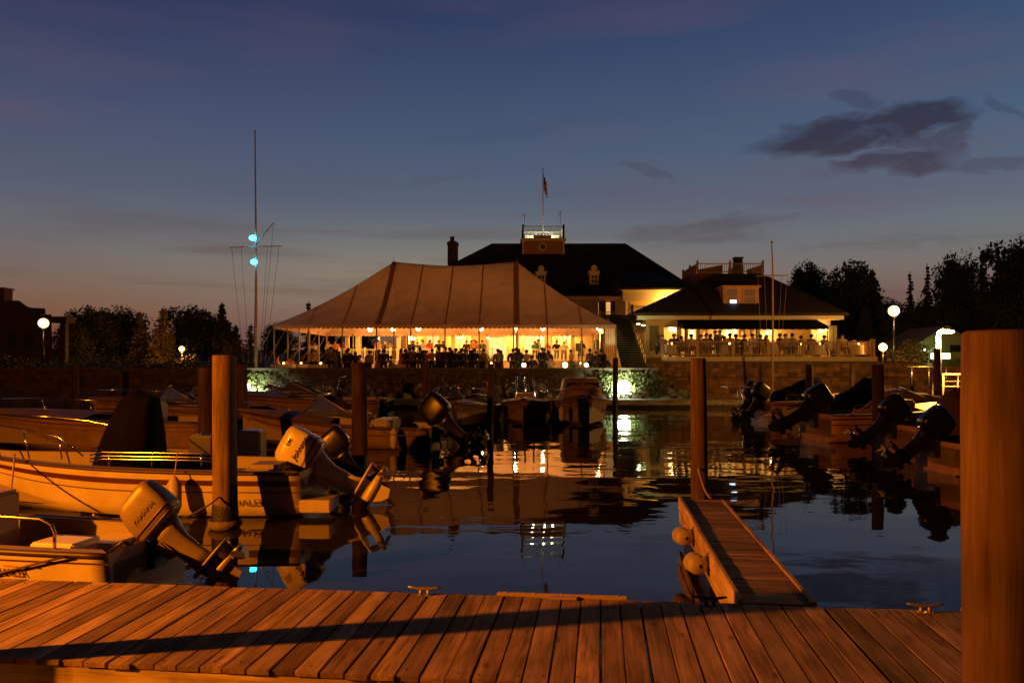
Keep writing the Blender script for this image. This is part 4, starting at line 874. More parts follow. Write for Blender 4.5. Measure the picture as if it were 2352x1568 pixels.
# ------------------------------------------------------------------ globe lamps, lamp posts
def lamppost(xd, yd, Y, r, label, c=(1, .62, .26), P=300, es=2.6, zb=None, pole=True):
    X, Z = ax(xd, Y), az(yd, Y); zb = zb if zb is not None else gz(X, Y); t = thing('globe_lamp', label, 'lamp', (X, Y, zb))
    MB().ball((X, Y, Z), r, 32).build('globe', emis('globe_%s' % label[:18].replace(' ', '_'), c, es), t, True)
    if pole: MB().cyl((X, Y, zb), (X, Y, Z - r * .9), .05, .035, 10).lathe([(.10, 0), (.10, .06), (.05, .12)], (X, Y, Z - r - .1), 12).lathe([(.14, 0), (.12, .3), (.05, .4)], (X, Y, zb), 12).build('post', black, t, True)
    ptlight('globe_light', (X, Y - r - .1, Z), P, (c[0], c[1] * .75, c[2] * .5), r * .6, t); return t
lamppost(100, 742, 47.6, .30, 'large bright globe lamp in front of the dark house at the far left', P=120)
lamppost(418, 801, 56, .20, 'small globe lamp low beside the orange-lit conifer', (1, .40, .06), 1200)
lamppost(2053, 714, 49.5, .34, 'large white globe lamp on a post before the trees right of the restaurant', P=520)
lamppost(2028, 797, 49, .24, 'amber globe lamp just right of the restaurant deck railing', (1, .50, .10), 420, 14)
for xd, lab in ((1203, 'low globe light on the seawall near the right tent peak, leftmost of three'), (1298, 'brightest low globe light on the seawall, middle of three'), (1347, 'low globe light on the seawall, rightmost of three')):
    lamppost(xd, 838, 47.2, .15 if xd == 1298 else .12, lab, (1, .62, .24), 14, 30, zb=2.17, pole=False)
    X = ax(xd, 47.2)
# white floodlights low on the bank
def flood(xd, yd, Y, r, label, P, c=(.86, 1, .52)):
    X, Z = ax(xd, Y), az(yd, Y); t = thing('floodlight', label, 'floodlight', (X, Y, 0))
    MB().cyl((X, Y + .12, -1), (X, Y + .12, Z - .1), .06, n=10).build('stake', galv, t, True)
    Mx = Matrix.Translation((X, Y, Z)) @ Matrix.Rotation(R(90), 4, 'X')
    MB().lathe([(.02, -.28), (r * .55, -.22), (r * .95, -.05), (r, 0)], n=20, M=Mx).build('housing', galv, t, True)
    MB().ball((X, Y - .02, Z), r * .97, 32, (1, .35, 1)).build('lens', emis('flood_lens', (.95, 1, .8), 60), t, True)
    ptlight('flood_light', (X, Y + .32, Z - .05), P, c, .15, t, spot=R(150), rot=(R(70), 0, 0))
flood(1433, 888, 45.0, .37, 'glaring white floodlight at the foot of the seawall near the stairs', FLOODP)
flood(571, 886, 45.2, .13, 'smaller floodlight on the bank half hidden behind the thick pile', FLOODP * .3)

# bright lamp post with gangway on the right
lp = thing('lamp_post', 'overexposed white lamp post with a curved head on the right beside the gangway', 'lamp post', (ax(2156, 33), 33, 0)); X = ax(2156, 33)
bl = mat('white_post', (.85, .8, .7), .5)
MB().cyl((X, 33, -1), (X, 33, az(772, 33)), .10, .09, 14).build('post', bl, lp, True)
MB().tube([(X, 33, az(774, 33)), (X + .02, 32.98, az(764, 33)), (X + .12, 32.9, az(760, 33)), (X + .38, 32.85, az(760, 33))], [.09, .10, .11, .08], 12).build('arm', bl, lp, True)
MB().ball((X + .32, 32.8, az(762, 33)), .15, 24, (1.5, 1, .5)).build('lamp_head', emis('post_lamp', (1, .62, .2), 60), lp, True)
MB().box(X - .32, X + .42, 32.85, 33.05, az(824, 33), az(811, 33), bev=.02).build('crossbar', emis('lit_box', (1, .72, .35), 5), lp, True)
ptlight('post_light', (X - .5, 32.7, az(768, 33)), POSTP, (1, .42, .06), .12, lp)
gw = thing('gangway', 'brightly lit gangway with rails right of the lamp post', 'gangway', (X + 1.3, 33, .4))
mb = MB(); zt = az(860, 33)
for z, r_ in ((zt, .05), (zt - .28, .025), (zt - .5, .025)): mb.cyl((X + .12, 32.9, z), (X + 2.6, 32.9, z), r_, n=8)
for k in range(5): mb.cyl((X + .15 + k * .6, 32.9, .5), (X + .15 + k * .6, 32.9, zt), .03, n=8)
mb.build('railing', bl, gw, True)
MB().box(X + .05, X + 3.2, 32.7, 34.2, .42, .55).build('walkway', beamwood, gw, True)
mb = MB(); zt = az(842, 36)
for k in range(4): mb.cyl((X + .4 + k * .8, 36, 1.4), (X + .4 + k * .8, 36, zt), .03, n=6)
mb.cyl((X + .2, 36, zt), (X + 3.4, 36, zt), .03, n=6); mb.build('far_railing', galv, gw, True)
# dock box and gear under the lamp
db = thing('dock_box', 'small white dock box lit orange at the foot of the lamp post', 'dock box', (X - .75, 32.4, .5)); MB().box(X - 1.15, X - .45, 32.2, 32.8, .5, .95, bev=.03).build('box', white, db, True); MB().box(X - 1.18, X - .42, 32.17, 32.83, .95, 1.02, bev=.02).build('lid', white, db, True)
pb = thing('power_pedestal', 'slim power pedestal left of the lit lamp post', 'pedestal', (X - .35, 32.6, .5)); MB().box(X - .45, X - .25, 32.5, 32.7, .5, 1.6, bev=.02).build('body', white, pb, True); MB().box(X - .47, X - .23, 32.48, 32.72, 1.6, 1.7, bev=.03).build('cap', black, pb, True)

# floating docks in the distance
def far_dock(x0, x1, y0, y1, label, z=.45):
    t = thing('floating_dock', label, 'dock', ((x0 + x1) / 2, (y0 + y1) / 2, 0)); rnd = random.Random(int(y0)); mb = MB(); L = x1 - x0 > y1 - y0
    if L:
        x = x0
        while x < x1: mb.box(x, min(x + .28, x1), y0, y1, z - .05, z + rnd.uniform(-.003, .003)); x += .29
    else:
        y = y0
        while y < y1: mb.box(x0, x1, y, min(y + .28, y1), z - .05, z); y += .29
    mb.build('deck', greywood, t, True); MB().box(x0 + .02, x1 - .02, y0 + .02, y1 - .02, z - .28, z - .051).build('edge_board', greywood, t, True)
    MB().box(x0 + .1, x1 - .1, y0 + .1, y1 - .1, -.3, z - .281).build('pontoon', black, t, True); return t
far_dock(-16, 14.5, 42.5, 44.2, 'long low floating dock at the foot of the seawall behind the far boats')
far_dock(14.6, 30, 33.9, 35.6, 'floating dock behind the covered boats on the right')
far_dock(-22, -15.2, 32.0, 33.8, 'grey-green lit floating dock end at the far left')

# ------------------------------------------------------------------ house silhouette at the far left and shed at the right
hs = thing('house', 'dark house with a flat-topped roof and porch column at the far left', 'building', (-32, 53, 1.9))
HYY = 52; hw = mat('dark_siding', (.03, .022, .018), .85, var=.2); p = lambda x, y: (ax(x, HYY), HYY, az(y, HYY))
pro = [(-260, 850), (-260, 690), (44, 690), (60, 702), (68, 706), (104, 708), (105, 722), (118, 722), (122, 850)]
vs = [p(*q) for q in pro]; vs2 = [(a_ - 6.2, b_ + 9, c_) for a_, b_, c_ in vs]; n = len(pro)
MB().add(vs + vs2, [tuple(range(n)), tuple(range(2 * n - 1, n - 1, -1))] + [(i, n + i, n + (i + 1) % n, (i + 1) % n) for i in range(n)]).build('wall', hw, hs, True)
MB().box(ax(118, 52), ax(157, 52), 51.8, 53, az(735, 52), az(727, 52)).box(ax(118, 52), ax(153, 52), 51.9, 53, az(741, 52), az(735, 52) - .001).build('porch_roof', hw, hs, True)
MB().box(ax(138, 52), ax(150, 52), 52.0, 52.4, 1.9, az(741, 52) - .002).build('porch_column', hw, hs, True)
MB().box(ax(-12, 54), ax(8, 54), 54, 55, 5, az(662, 54)).box(ax(-14, 54), ax(10, 54), 53.9, 55.1, az(664, 54), az(660, 54)).build('chimney', brk, hs, True)
for xd in (20, 60, -40): MB().box(ax(xd, 52), ax(xd + 16, 52), 51.93, 51.995, az(800, 52), az(765, 52)).build('window', mat('night_glass', (.02, .02, .025), .15), hs, True)
sh = thing('gabled_shed', 'small pale green gabled shed behind the bright lamp post', 'building', (ax(2160, 58), 58, gz(ax(2160, 58), 58))); SY = 56
sx0, sx1 = ax(2115, SY), ax(2222, SY); ze = az(786, SY); zp = az(752, SY); xm = ax(2172, SY); shm = mat('green_siding', (.20, .22, .12), .7, stretch=(1, 1, 12), var=.15)
pts = [(sx0, 1.9), (sx1, 1.9), (sx1, ze), (xm, zp), (sx0, ze)]
MB().add([(a_, SY, b_) for a_, b_ in pts] + [(a_, SY + 5, b_) for a_, b_ in pts], [(0, 1, 2, 3, 4), (9, 8, 7, 6, 5), (0, 5, 6, 1), (1, 6, 7, 2), (4, 9, 5, 0)]).build('wall', shm, sh, True)
mb = MB()
for xa_, za_, xb_, zb_ in ((sx0 - .3, ze - .15, xm, zp + .02), (xm, zp + .02, sx1 + .3, ze - .15)): mb.add([(xa_, SY - .3, za_), (xb_, SY - .3, zb_), (xb_, SY + 5.2, zb_), (xa_, SY + 5.2, za_), (xa_, SY - .3, za_ + .12), (xb_, SY - .3, zb_ + .12), (xb_, SY + 5.2, zb_ + .12), (xa_, SY + 5.2, za_ + .12)], [(0, 3, 2, 1), (4, 5, 6, 7), (0, 1, 5, 4), (1, 2, 6, 5), (2, 3, 7, 6), (3, 0, 4, 7)])
mb.build('roof', mat('shed_roof', (.16, .13, .08), .8), sh, True)
dr = MB().box(ax(2130, SY), ax(2150, SY), SY - .05, SY - .003, 1.95, az(798, SY)).build('door', white, sh, True)
MB().box(ax(2182, SY), ax(2206, SY), SY - .04, SY - .004, az(808, SY), az(792, SY)).build('window', mat('night_glass', (.02, .02, .025)), sh, True)
ptlight('shed_light', (ax(2128, SY - 1.6), SY - 1.6, 3.6), 60, (.75, 1, .35), .1, sh)
MB().ball((ax(2124, SY - .3), SY - .3, 3.4), .06, 8).build('door_lamp', emis('shed_lamp', (.8, 1, .5), 10), sh, True)

lm_ = MB().ball((ax(1466, 51.6), 51.6, az(744, 51.6)), .07, 10, (2, 1, .7)).ball((ax(1478, 51.6), 51.6, az(747, 51.6)), .07, 10, (2, 1, .7)).build('eave_lamp', emis('stair_lamp', (.8, 1, .35), 6), rest, True)
ptlight('stair_light', (ax(1466, 51.3), 51.0, az(752, 51.6)), 14, (.62, 1, .35), .1, rest)
# ------------------------------------------------------------------ boats
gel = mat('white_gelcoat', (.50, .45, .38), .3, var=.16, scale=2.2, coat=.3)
gelin = mat('cockpit_liner', (.24, .20, .16), .5, var=.08)  # liner colour darkened to stand for the shade inside the boats
stripem = mat('dark_stripe', (.07, .02, .015), .4)
rubm = mat('rub_rail', (.05, .03, .025), .5)
letter = mat('dark_lettering', (.05, .02, .015), .5)
cowlw = mat('outboard_white', (.60, .55, .46), .3, var=.04, coat=.3)
cowlg = mat('outboard_grey', (.20, .165, .11), .4, var=.15, scale=5)
cowlb = mat('outboard_black', (.010, .008, .007), .28, spec=.35, bump=.15, bscale=14)
glassm = mat('windshield_glass', (.5, .55, .5), .08, trans=.9)
class Hull:
    def __init__(s, L=5.2, B=2.0, H=.55, rise=.35, blunt=.12, rake=.35, dead=.18, full=2.3):
        s.L, s.B, s.H, s.rise, s.blunt, s.rake, s.dead, s.full = L, B, H, rise, blunt, rake, dead, full
    def b(s, u):
        v = max(0, (u - .35) / .65); return s.B / 2 * (.94 + .06 * min(1, u / .35)) * max(s.blunt, (1 - v ** s.full)) if u < 1 else s.B / 2 * s.blunt
    def sheer(s, u): return s.H + s.rise * u ** 2
    def chz(s, u): return .04 + (s.sheer(u) * .55) * max(0, (u - .45) / .55) ** 2
    def kz(s, u): return -s.dead + (s.dead + .12) * max(0, (u - .6) / .4) ** 2.2
    def side(s, u, f, off=0):
        x = s.L * u + s.rake * u ** 4 * f; yc = s.b(u) * (.86 - .25 * max(0, u - .5)); yg = s.b(u)
        y = yc + (yg - yc) * (f ** .8); z = s.chz(u) + (s.sheer(u) - s.chz(u)) * f
        return Vector((x, y + off, z))
def boat(name, label, loc, rz, h, deck=.12, inner=True, stripes=((.62, .70),), hullm=None, foredeck=.0, group=None, roll=0):
    t = thing(name, label, 'boat', loc, rz, group); hullm = hullm or gel
    n = 22; us = [1 - (1 - i / n) ** 1.15 for i in range(n + 1)]; fs_ = [0, .2, .4, .6, .8, 1]
    mb = MB(); rows = []
    for u in us:
        row = [Vector((s_.x, 0, s_.z)) for s_ in [Vector((h.side(u, 0).x, 0, h.kz(u)))]] + [h.side(u, f) for f in fs_]; rows.append(row)
    for sg in (1, -1):
        vs = [Vector((p.x, p.y * sg, p.z)) for r in rows for p in r]; k = len(rows[0])
        mb.add(vs, [(i * k + j, i * k + j + 1, (i + 1) * k + j + 1, (i + 1) * k + j) for i in range(n) for j in range(k - 1)], True)
    tr = rows[0]; mb.add([Vector((p.x, p.y, p.z)) for p in tr] + [Vector((p.x, -p.y, p.z)) for p in tr[::-1]], [tuple(range(len(tr) * 2))])
    bw = rows[-1]; mb.add([Vector((p.x, p.y, p.z)) for p in bw] + [Vector((p.x, -p.y, p.z)) for p in bw[::-1]], [tuple(range(len(bw) * 2))])
    hull = mb.build('hull', hullm, t)
    # liner: gunwale cap, inner sides, floor
    mb = MB(); cap = .11
    for sg in (1, -1):
        vs = []
        for u in us:
            g_ = h.side(u, 1); inn = max(.02, g_.y - cap); xi = min(g_.x, h.L + h.rake - .18)
            zf = deck if u > .07 else deck
            pts = [g_, Vector((xi if u > .03 else .14, inn, g_.z + .012)), Vector((xi if u > .03 else .14, inn, g_.z - .02)), Vector((xi if u > .03 else .16, max(.015, inn - .04), zf)), Vector((xi if u > .03 else .16, 0, zf))]
            vs += [Vector((p.x, p.y * sg, p.z)) for p in pts]
        mb.add(vs, [(i * 5 + j, i * 5 + j + 1, (i + 1) * 5 + j + 1, (i + 1) * 5 + j) for i in range(n) for j in range(4)], False)
    zt = h.sheer(0) - .12
    mb.box(.0, .15, -h.b(0) + .09, h.b(0) - .09, deck, zt); liner = mb.build('cockpit', gelin, t)
    if foredeck:
        mb = MB(); m_ = 10; vs = []
        for i in range(m_ + 1):
            u = foredeck + (1 - foredeck) * i / m_; g_ = h.side(u, 1); cz = g_.z + .06 + .10 * math.sin(math.pi * min(1, (1 - i / m_) * .8))
            for q in range(9): f = -1 + 2 * q / 8; vs.append(Vector((g_.x, f * (g_.y - .03), g_.z + .015 + (cz - g_.z) * (1 - f * f))))
        mb.add(vs, [(i * 9 + j, i * 9 + j + 1, (i + 1) * 9 + j + 1, (i + 1) * 9 + j) for i in range(m_) for j in range(8)], True); mb.build('foredeck', hullm, t)
    mb = MB(); pts = [h.side(u, .97, .02) for u in us]; mb.tube(pts, .028, 6).tube([Vector((p.x, -p.y, p.z)) for p in pts], .028, 6); mb.tube([pts[-1], Vector((pts[-1].x + .02, 0, pts[-1].z)), Vector((pts[-1].x, -pts[-1].y, pts[-1].z))], .028, 6); mb.build('rub_rail', rubm, t)
    for f0, f1 in stripes:
        mb = MB()
        for sg in (1, -1):
            vs = []
            for u in us:
                for f in (f0, f1): p = h.side(u, f, .006); vs.append(Vector((p.x, p.y * sg, p.z)))
            mb.add(vs, [(2 * i, 2 * i + 1, 2 * i + 3, 2 * i + 2) for i in range(n)])
        mb.build('stripe', stripem, t)
    t['_h'] = 0; return t, h, hull
def secs(poly, n=22, p=2.6):
    """rounded-rectangle sections: list of (z, cx, lx, ly)"""
    out = []
    for z, cx, lx, ly in poly:
        s_ = []
        for j in range(n):
            a = 2 * math.pi * j / n; c, d = math.cos(a), math.sin(a)
            s_.append((cx + math.copysign(abs(c) ** (2 / p), c) * lx / 2, math.copysign(abs(d) ** (2 / p), d) * ly / 2, z))
        out.append(s_)
    return out
def outboard(parent, loc, tilt, scale=1, cm_=None, leg=None, word=None, word2=None, cover=False, yaw=0, prop=True, wsize=.13, band=None):
    """outboard motor: clamp at the origin, leg down, motor aft = -x, tilted up round y"""
    cm_ = cm_ or cowlw; leg = leg or cm_
    lm = MB()
    lm.loft(secs([(.02, -.16, .40, .26), (-.08, -.15, .34, .22), (-.22, -.14, .27, .16), (-.50, -.15, .25, .12), (-.62, -.16, .30, .10)], 20, 3))
    lm.loft(secs([(-.615, -.25, .60, .24), (-.645, -.25, .60, .24)], 20, 3))          # anti-ventilation plate
    lm.loft(secs([(-.645, -.17, .30, .09), (-.80, -.19, .26, .06)], 16, 2.4))
    Mx = Matrix.Translation((-.22, 0, -.80)) @ Matrix.Rotation(R(90), 4, 'Y')
    lm.lathe([(.01, -.28), (.04, -.24), (.062, -.10), (.066, .1), (.058, .22), (.02, .235)], n=16, M=Mx)
    lm.prism([(-.06, -.83), (-.34, -.83), (-.36, -1.0), (-.24, -1.04), (-.16, -.98)], .014)
    lm.box(-.07, .05, -.13, .13, -.30, -.06, bev=.02)
    ob = lm.build('outboard', leg, parent); ob.location = loc; ob.rotation_euler = (0, tilt, yaw); ob.scale = (scale,) * 3; ob['_o'] = (0, 0, 0)
    c = MB()
    c.loft(secs([(.025, -.17, .44, .28), (.05, -.185, .54, .34), (.15, -.19, .585, .36), (.30, -.20, .57, .35), (.44, -.215, .52, .32), (.50, -.225, .48, .29), (.535, -.235, .40, .235), (.55, -.245, .26, .14)], 32, 4.6))
    cw = c.build('cowling', cm_, ob)
    if band: MB().loft(secs([(.13, -.19, .592, .368), (.155, -.19, .594, .369)], 32, 4.6)).loft(secs([(.06, -.185, .56, .352), (.075, -.185, .566, .355)], 32, 4.6)).build('cowling_band', band, ob)
    if prop:
        pm = MB().cyl((-.44, 0, -.80), (-.58, 0, -.80), .05, .035, 12)
        for k in range(3):
            a = k * 2 * math.pi / 3; Mb = Matrix.Translation((-.51, 0, -.80)) @ Matrix.Rotation(a, 4, 'X') @ Matrix.Rotation(R(28), 4, 'Z')
            pm.add([Mb @ Vector(q) for q in ((-.01, -.04, .03), (-.01, -.095, .11), (-.01, -.05, .185), (-.01, .05, .18), (-.01, .08, .10), (-.01, .03, .03), (.01, -.04, .03), (.01, -.095, .11), (.01, -.05, .185), (.01, .05, .18), (.01, .08, .10), (.01, .03, .03))], [(0, 1, 2, 3, 4, 5), (11, 10, 9, 8, 7, 6), (0, 6, 7, 1), (1, 7, 8, 2), (2, 8, 9, 3), (3, 9, 10, 4), (4, 10, 11, 5)])
        pm.build('propeller', mat('prop_metal', (.25, .23, .2), .4, .6), ob)
    Mt = Matrix(((-1, 0, 0, -.2), (0, 0, 1, .187), (0, 1, 0, .27), (0, 0, 0, 1)))
    if word == 'Johnson': Mt = Matrix.Translation((-.07, 0, 0)) @ Mt
    if word: text('lettering', word, wsize, letter if word != 'YAMAHA' else mat('faded_lettering', (.22, .18, .13), .5), ob, Mt, shear=.25)
    if word2: text('lettering', word2, .08, letter, ob, Matrix.Translation((.0, -.004, .17)) @ Mt)
    br = MB(); x, y, z = loc; s_ = scale
    br.box(x - .06 * s_, x + .10 * s_, y - .14 * s_, y + .14 * s_, z - .32 * s_, z + .04 * s_, bev=.015).cyl((x, y - .17 * s_, z), (x, y + .17 * s_, z), .03 * s_, n=10)
    br.cyl((x + .0, y + .08 * s_, z - .1), (x + .25, y + .05, z + .12), .012, n=6)
    b_ = br.build('motor_bracket', black, parent); b_['_o'] = parent['_o']; return ob
def rail(parent, pts, r=.014, m=None, stan=True, base=None, name='rail'):
    mb = MB().tube(pts, r, 8)
    if base is not None:
        for p in pts[1:-1]: mb.cyl(p, (p[0], p[1], base), r * .9, n=6)
    return mb.build(name, m or steel, parent)
def hull_text(parent, h, u, f, s, size, dz=0):
    p = h.side(u, f, .014); q = h.side(u - .05, f, .014); q2 = h.side(u, f + .1, .014)
    M = Matrix(((-1, 0, 0, p.x), (0, 0, 1, p.y), (0, 1, 0, p.z + dz), (0, 0, 0, 1)))
    sl = math.atan2((q.z - p.z), (p.x - q.x)); ti = math.atan2(q2.y - p.y, q2.z - p.z)
    return text('lettering', s, size, letter, parent, M @ Matrix.Rotation(-ti * 1.0, 4, 'X') @ Matrix.Rotation(sl, 4, 'Z'))
PI = math.pi
def facing(deg): return R(deg)

# A: near skiff, bottom left
hA = Hull(4.1, 1.5, .62, .16, .5, .25, .15, 2.6)
tA, _, hullA = boat('skiff', 'small white skiff at the bottom left with chrome side rail and tilted grey outboard', (-3.86, 8.34, 0), R(180 - 9), hA, .10, stripes=((.80, .83),))
text_M = None
hull_text(tA, hA, .27, .60, 'WHALER', .10)
mb = MB()
for sg in (1,):
    p = [hA.side(.38, .74, .008), hA.side(.335, .50, .008), hA.side(.18, .40, .008)]
    mb.tube(p, .006, 5); mb.tube([hA.side(.36, .74, .008), hA.side(.30, .74, .008)], .006, 5); mb.tube([hA.side(.28, .72, .008), hA.side(.18, .70, .008)], .006, 5)
mb.build('swoosh', mat('faded_red_line', (.35, .10, .03), .5), tA)
rail(tA, [(.62, .66, .64), (.62, .66, .80), (.66, .66, .88), (.78, .66, .93), (1.5, .66, .95), (2.6, .67, .98), (3.3, .6, 1.0)], .017, base=None)
MB().cyl((1.55, .66, .64), (1.55, .66, .945), .013, n=8).cyl((2.65, .67, .66), (2.65, .67, .98), .013, n=8).build('rail_post', steel, tA)
MB().box(1.85, 2.35, -.32, .32, .11, 1.05, bev=.04).build('console', mat('console_panel', (.34, .24, .16), .5), tA)
MB().cyl((1.845, .12, .90), (1.835, .12, .90), .055, n=14).cyl((1.845, .12, .76), (1.835, .12, .76), .055, n=14).build('gauge', black, tA)
MB().cyl((2.36, .2, 1.0), (2.36, .2, 1.02), .02, n=8).tube([(2.0, .28, 1.05), (1.9, .3, 1.2), (2.05, .3, 1.38)], .014).build('console_rail', steel, tA)
MB().box(1.15, 1.5, -.58, .58, .42, .47, bev=.02).box(1.2, 1.26, -.5, .5, .11, .42).build('thwart', gelin, tA)
MB().box(.5, .92, -.62, -.06, .11, .52, bev=.03).build('battery_box', gel, tA)
t = thing('cooler', 'white cooler sitting in the stern of the near skiff beneath the grey outboard', 'cooler', (0, 0, 0)); t.location = tA.matrix_world.translation if False else (-3.86, 8.34, 0); t.rotation_euler.z = R(171); t['_o'] = (0, 0, 0)
MB().box(.62, 1.08, .02, .42, .115, .56, bev=.025).build('body', gel, t); MB().box(.60, 1.10, 0, .44, .56, .63, bev=.02).build('lid', white, t)
t = thing('folded_life_jackets', 'heap of pale gear lying in the near skiff behind the chrome rail', 'life jackets', (-3.86, 8.34, 0), R(171)); t['_o'] = (0, 0, 0)
rnd = random.Random(8); mb = MB()
for i in range(5): mb.ball((1.75 + i * .16 + rnd.uniform(-.04, .04), .50 + rnd.uniform(-.06, .05), .55 + rnd.uniform(-.03, .06)), .13, 12, (1.3, .8, .75))
mb.box(1.7, 2.6, .35, .62, .11, .48, bev=.05); mb.build('padding', mat('pale_fabric', (.55, .45, .28), .8, bump=.4), t)
outboard(tA, (-.02, -.05, .60), R(50), .93, cowlg, cowlg, 'YAMAHA', wsize=.085, yaw=R(8), band=stripem)
MB().tube([(-.05, .1, .5), (.2, .2, .62), (.45, .15, .45)], .02).tube([(-.08, -.05, .55), (.25, -.2, .66), (.5, -.25, .4)], .018).build('cable', black, tA)
# mooring line hanging over the skiff's side
t = thing('mooring_line', 'dark slack rope hanging across the near skiff hull', 'rope', (-4.6, 7.6, .6)); t['_o'] = (0, 0, 0); t.location = (-3.86, 8.34, 0); t.rotation_euler.z = R(171)
MB().tube([hA.side(.10, .95, .05), hA.side(.17, .82, .04), hA.side(.27, .62, .03), hA.side(.37, .42, .035), hA.side(.50, .38, .04)], .012, 6).tube([hA.side(.50, .38, .04), hA.side(.40, .10, .04), Vector((1.3, .95, .1))], .010, 6).build('rope', mat('dark_rope', (.07, .04, .03), .9), t)

# B: white open boat with the lettered outboard
hB = Hull(5.9, 2.05, .75, .22, .35, .3, .2, 2.4)
tB, _, hullB = boat('motorboat', 'long white open boat with dark stripes, covered console and big tilted white outboard', (-3.36, 13.35, 0), R(180 - 1.5), hB, .18, stripes=((.68, .80), (.52, .545)))
hull_text(tB, hB, .155, .30, 'WHALER', .17)
outboard(tB, (.10, .0, .57), R(60), 1.30, cowlw, cowlw, 'Johnson', 'EIII', yaw=R(4), wsize=.10, band=mat('grey_band', (.25, .2, .16), .5))
MB().box(-.48, .02, .32, .92, .10, .30, bev=.015).build('swim_platform', gel, tB)
MB().box(.35, .95, .15, .80, .62, .84, bev=.07).build('stern_seat', mat('grey_cushion', (.28, .24, .24), .7), tB)
mb = MB()
for z in (.93, .98, 1.04): mb.tube([(1.3, .90, z - .03), (1.6, .92, z), (3.2, .93, z + .02), (3.4, .93, z - .03)], .013, 8)
for x in (1.6, 2.4, 3.1): mb.cyl((x, .92, .84), (x, .92, 1.05), .012, n=6)
mb.build('rod_rail', steel, tB)
mb = MB()   # bow rail stanchions
top = [(5.7, .55, 1.55), (5.1, .80, 1.50), (4.5, .92, 1.42), (3.9, .95, 1.30), (3.5, .95, 1.0)]
mb.tube(top, .013, 8)
for (x, y, z), xb in zip(top[:4], (5.45, 4.95, 4.4, 3.85)): mb.cyl((x, y, z), (xb, y, .95), .011, n=6)
mb.tube([(x, -y, z) for x, y, z in top], .013, 8); mb.build('bow_rail', steel, tB)
for lx in (4.2, 3.6): MB().box(lx, lx + .5, -.5, .3, .18, .62, bev=.03).build('seat_box', gelin, tB)
# black fitted cover over the console
c = MB(); cs = []
for z, cx, lx, ly in ((.3, 3.25, 1.16, 1.3), (.8, 3.22, 1.02, 1.1), (1.25, 3.16, .84, .85), (1.72, 3.06, .60, .6), (1.88, 3.0, .46, .42), (1.93, 2.97, .2, .15)): cs.append((z, cx, lx, ly))
sl = secs(cs, 26, 3.4); sl = [[(x + .02 * math.sin(j * 2.4 + z * 5), y + .02 * math.cos(j * 1.9), z + (.10 if j in (3, 4) and z > 1.6 else 0)) for j, (x, y, z) in enumerate(s_)] for s_ in sl]
c.loft(sl).build('console_cover', blackcloth, tB)

# B2: dark boat just behind, with a white box and a black outboard
hB2 = Hull(4.6, 1.7, .52, .2, .3, .3)
tB2, _, _ = boat('workboat', 'low dark boat with a white box behind the striped white boat', (-3.75, 16.3, 0), R(181), hB2, .12, stripes=(), hullm=mat('navy_hull', (.03, .025, .03), .35, coat=.3))
MB().box(1.35, 1.8, .1, .55, .12, 1.12, bev=.03).build('white_locker', gel, tB2)
outboard(tB2, (-.05, 0, .50), R(38), 1.0, cowlb, cowlb)
MB().box(2.4, 2.9, -.3, .3, .12, 1.0, bev=.04).build('console', black, tB2)

# C: cuddy boat with the two side stripes
hC = Hull(5.5, 2.2, .62, .42, .10, .55, .2, 2.2)
Cx, CYp = ax(992, 22.3), 23.2
dimgel = mat('dim_gelcoat', (.19, .13, .095), .5, var=.3, scale=2.5, spec=.25)  # white gelcoat darkened in colour for the weak lamp light this far off
tC, _, _ = boat('cuddy_boat', 'white cuddy boat with wedge windshield, two side stripes and lettering near its stern', (Cx, CYp, 0), R(180 - 4), hC, .2, stripes=((.86, .92), (.56, .62)), foredeck=.52, hullm=dimgel)
hull_text(tC, hC, .155, .75, 'GRADY-WHITE', .135); hull_text(tC, hC, .14, .40, 'STONE GUNDOVE', .115)
def windshield(parent, xa, xb, w, z0, z1, rake=.45, m=None):
    # wrap-round windshield: front panel and two wedge sides, with a steel frame
    f0 = [(xb, -w * .55, z0), (xb, w * .55, z0)]; f1 = [(xb - rake, -w * .5, z1), (xb - rake, w * .5, z1)]
    g_ = MB().add([f0[0], f0[1], f1[1], f1[0]], [(0, 1, 2, 3)])
    for sg in (1, -1): g_.add([(xb, sg * w * .55, z0), (xb - rake, sg * w * .5, z1), (xa, sg * w, z0 - .02)], [(0, 1, 2)])
    gl_ = g_.build('windshield', glassm, parent)
    fr = MB().tube([f0[0], f0[1]], .018, 6).tube([f1[0], f1[1]], .018, 6)
    for sg in (1, -1): fr.tube([(xb, sg * w * .55, z0), (xb - rake, sg * w * .5, z1), (xa, sg * w, z0 - .02)], .022, 6).tube([(xa, sg * w, z0 - .02), (xb, sg * w * .55, z0)], .016, 6)
    o = fr.build('windshield_frame', m or galv, gl_); return gl_
windshield(tC, 2.15, 3.95, .85, .92, 1.52, .62)
rail(tC, [(3.3, .8, 1.50), (3.1, .82, 1.60), (2.3, .82, 1.62)], .012)
MB().box(1.2, 1.8, -.8, .8, .2, .82, bev=.05).build('seat', gelin, tC)
MB().box(2.2, 2.7, -.7, -.1, .2, 1.1, bev=.05).box(2.2, 2.7, .1, .7, .2, 1.1, bev=.05).build('helm_seat', mat('grey_cushion', (.28, .24, .24)), tC)
outboard(tC, (-.08, 0, .62), R(48), 1.5, cowlb, cowlb, yaw=R(-6))
rail(tC, [(5.8, .15, 1.3), (5.2, .45, 1.28), (4.3, .85, 1.2), (3.9, .95, 1.05)], .012)

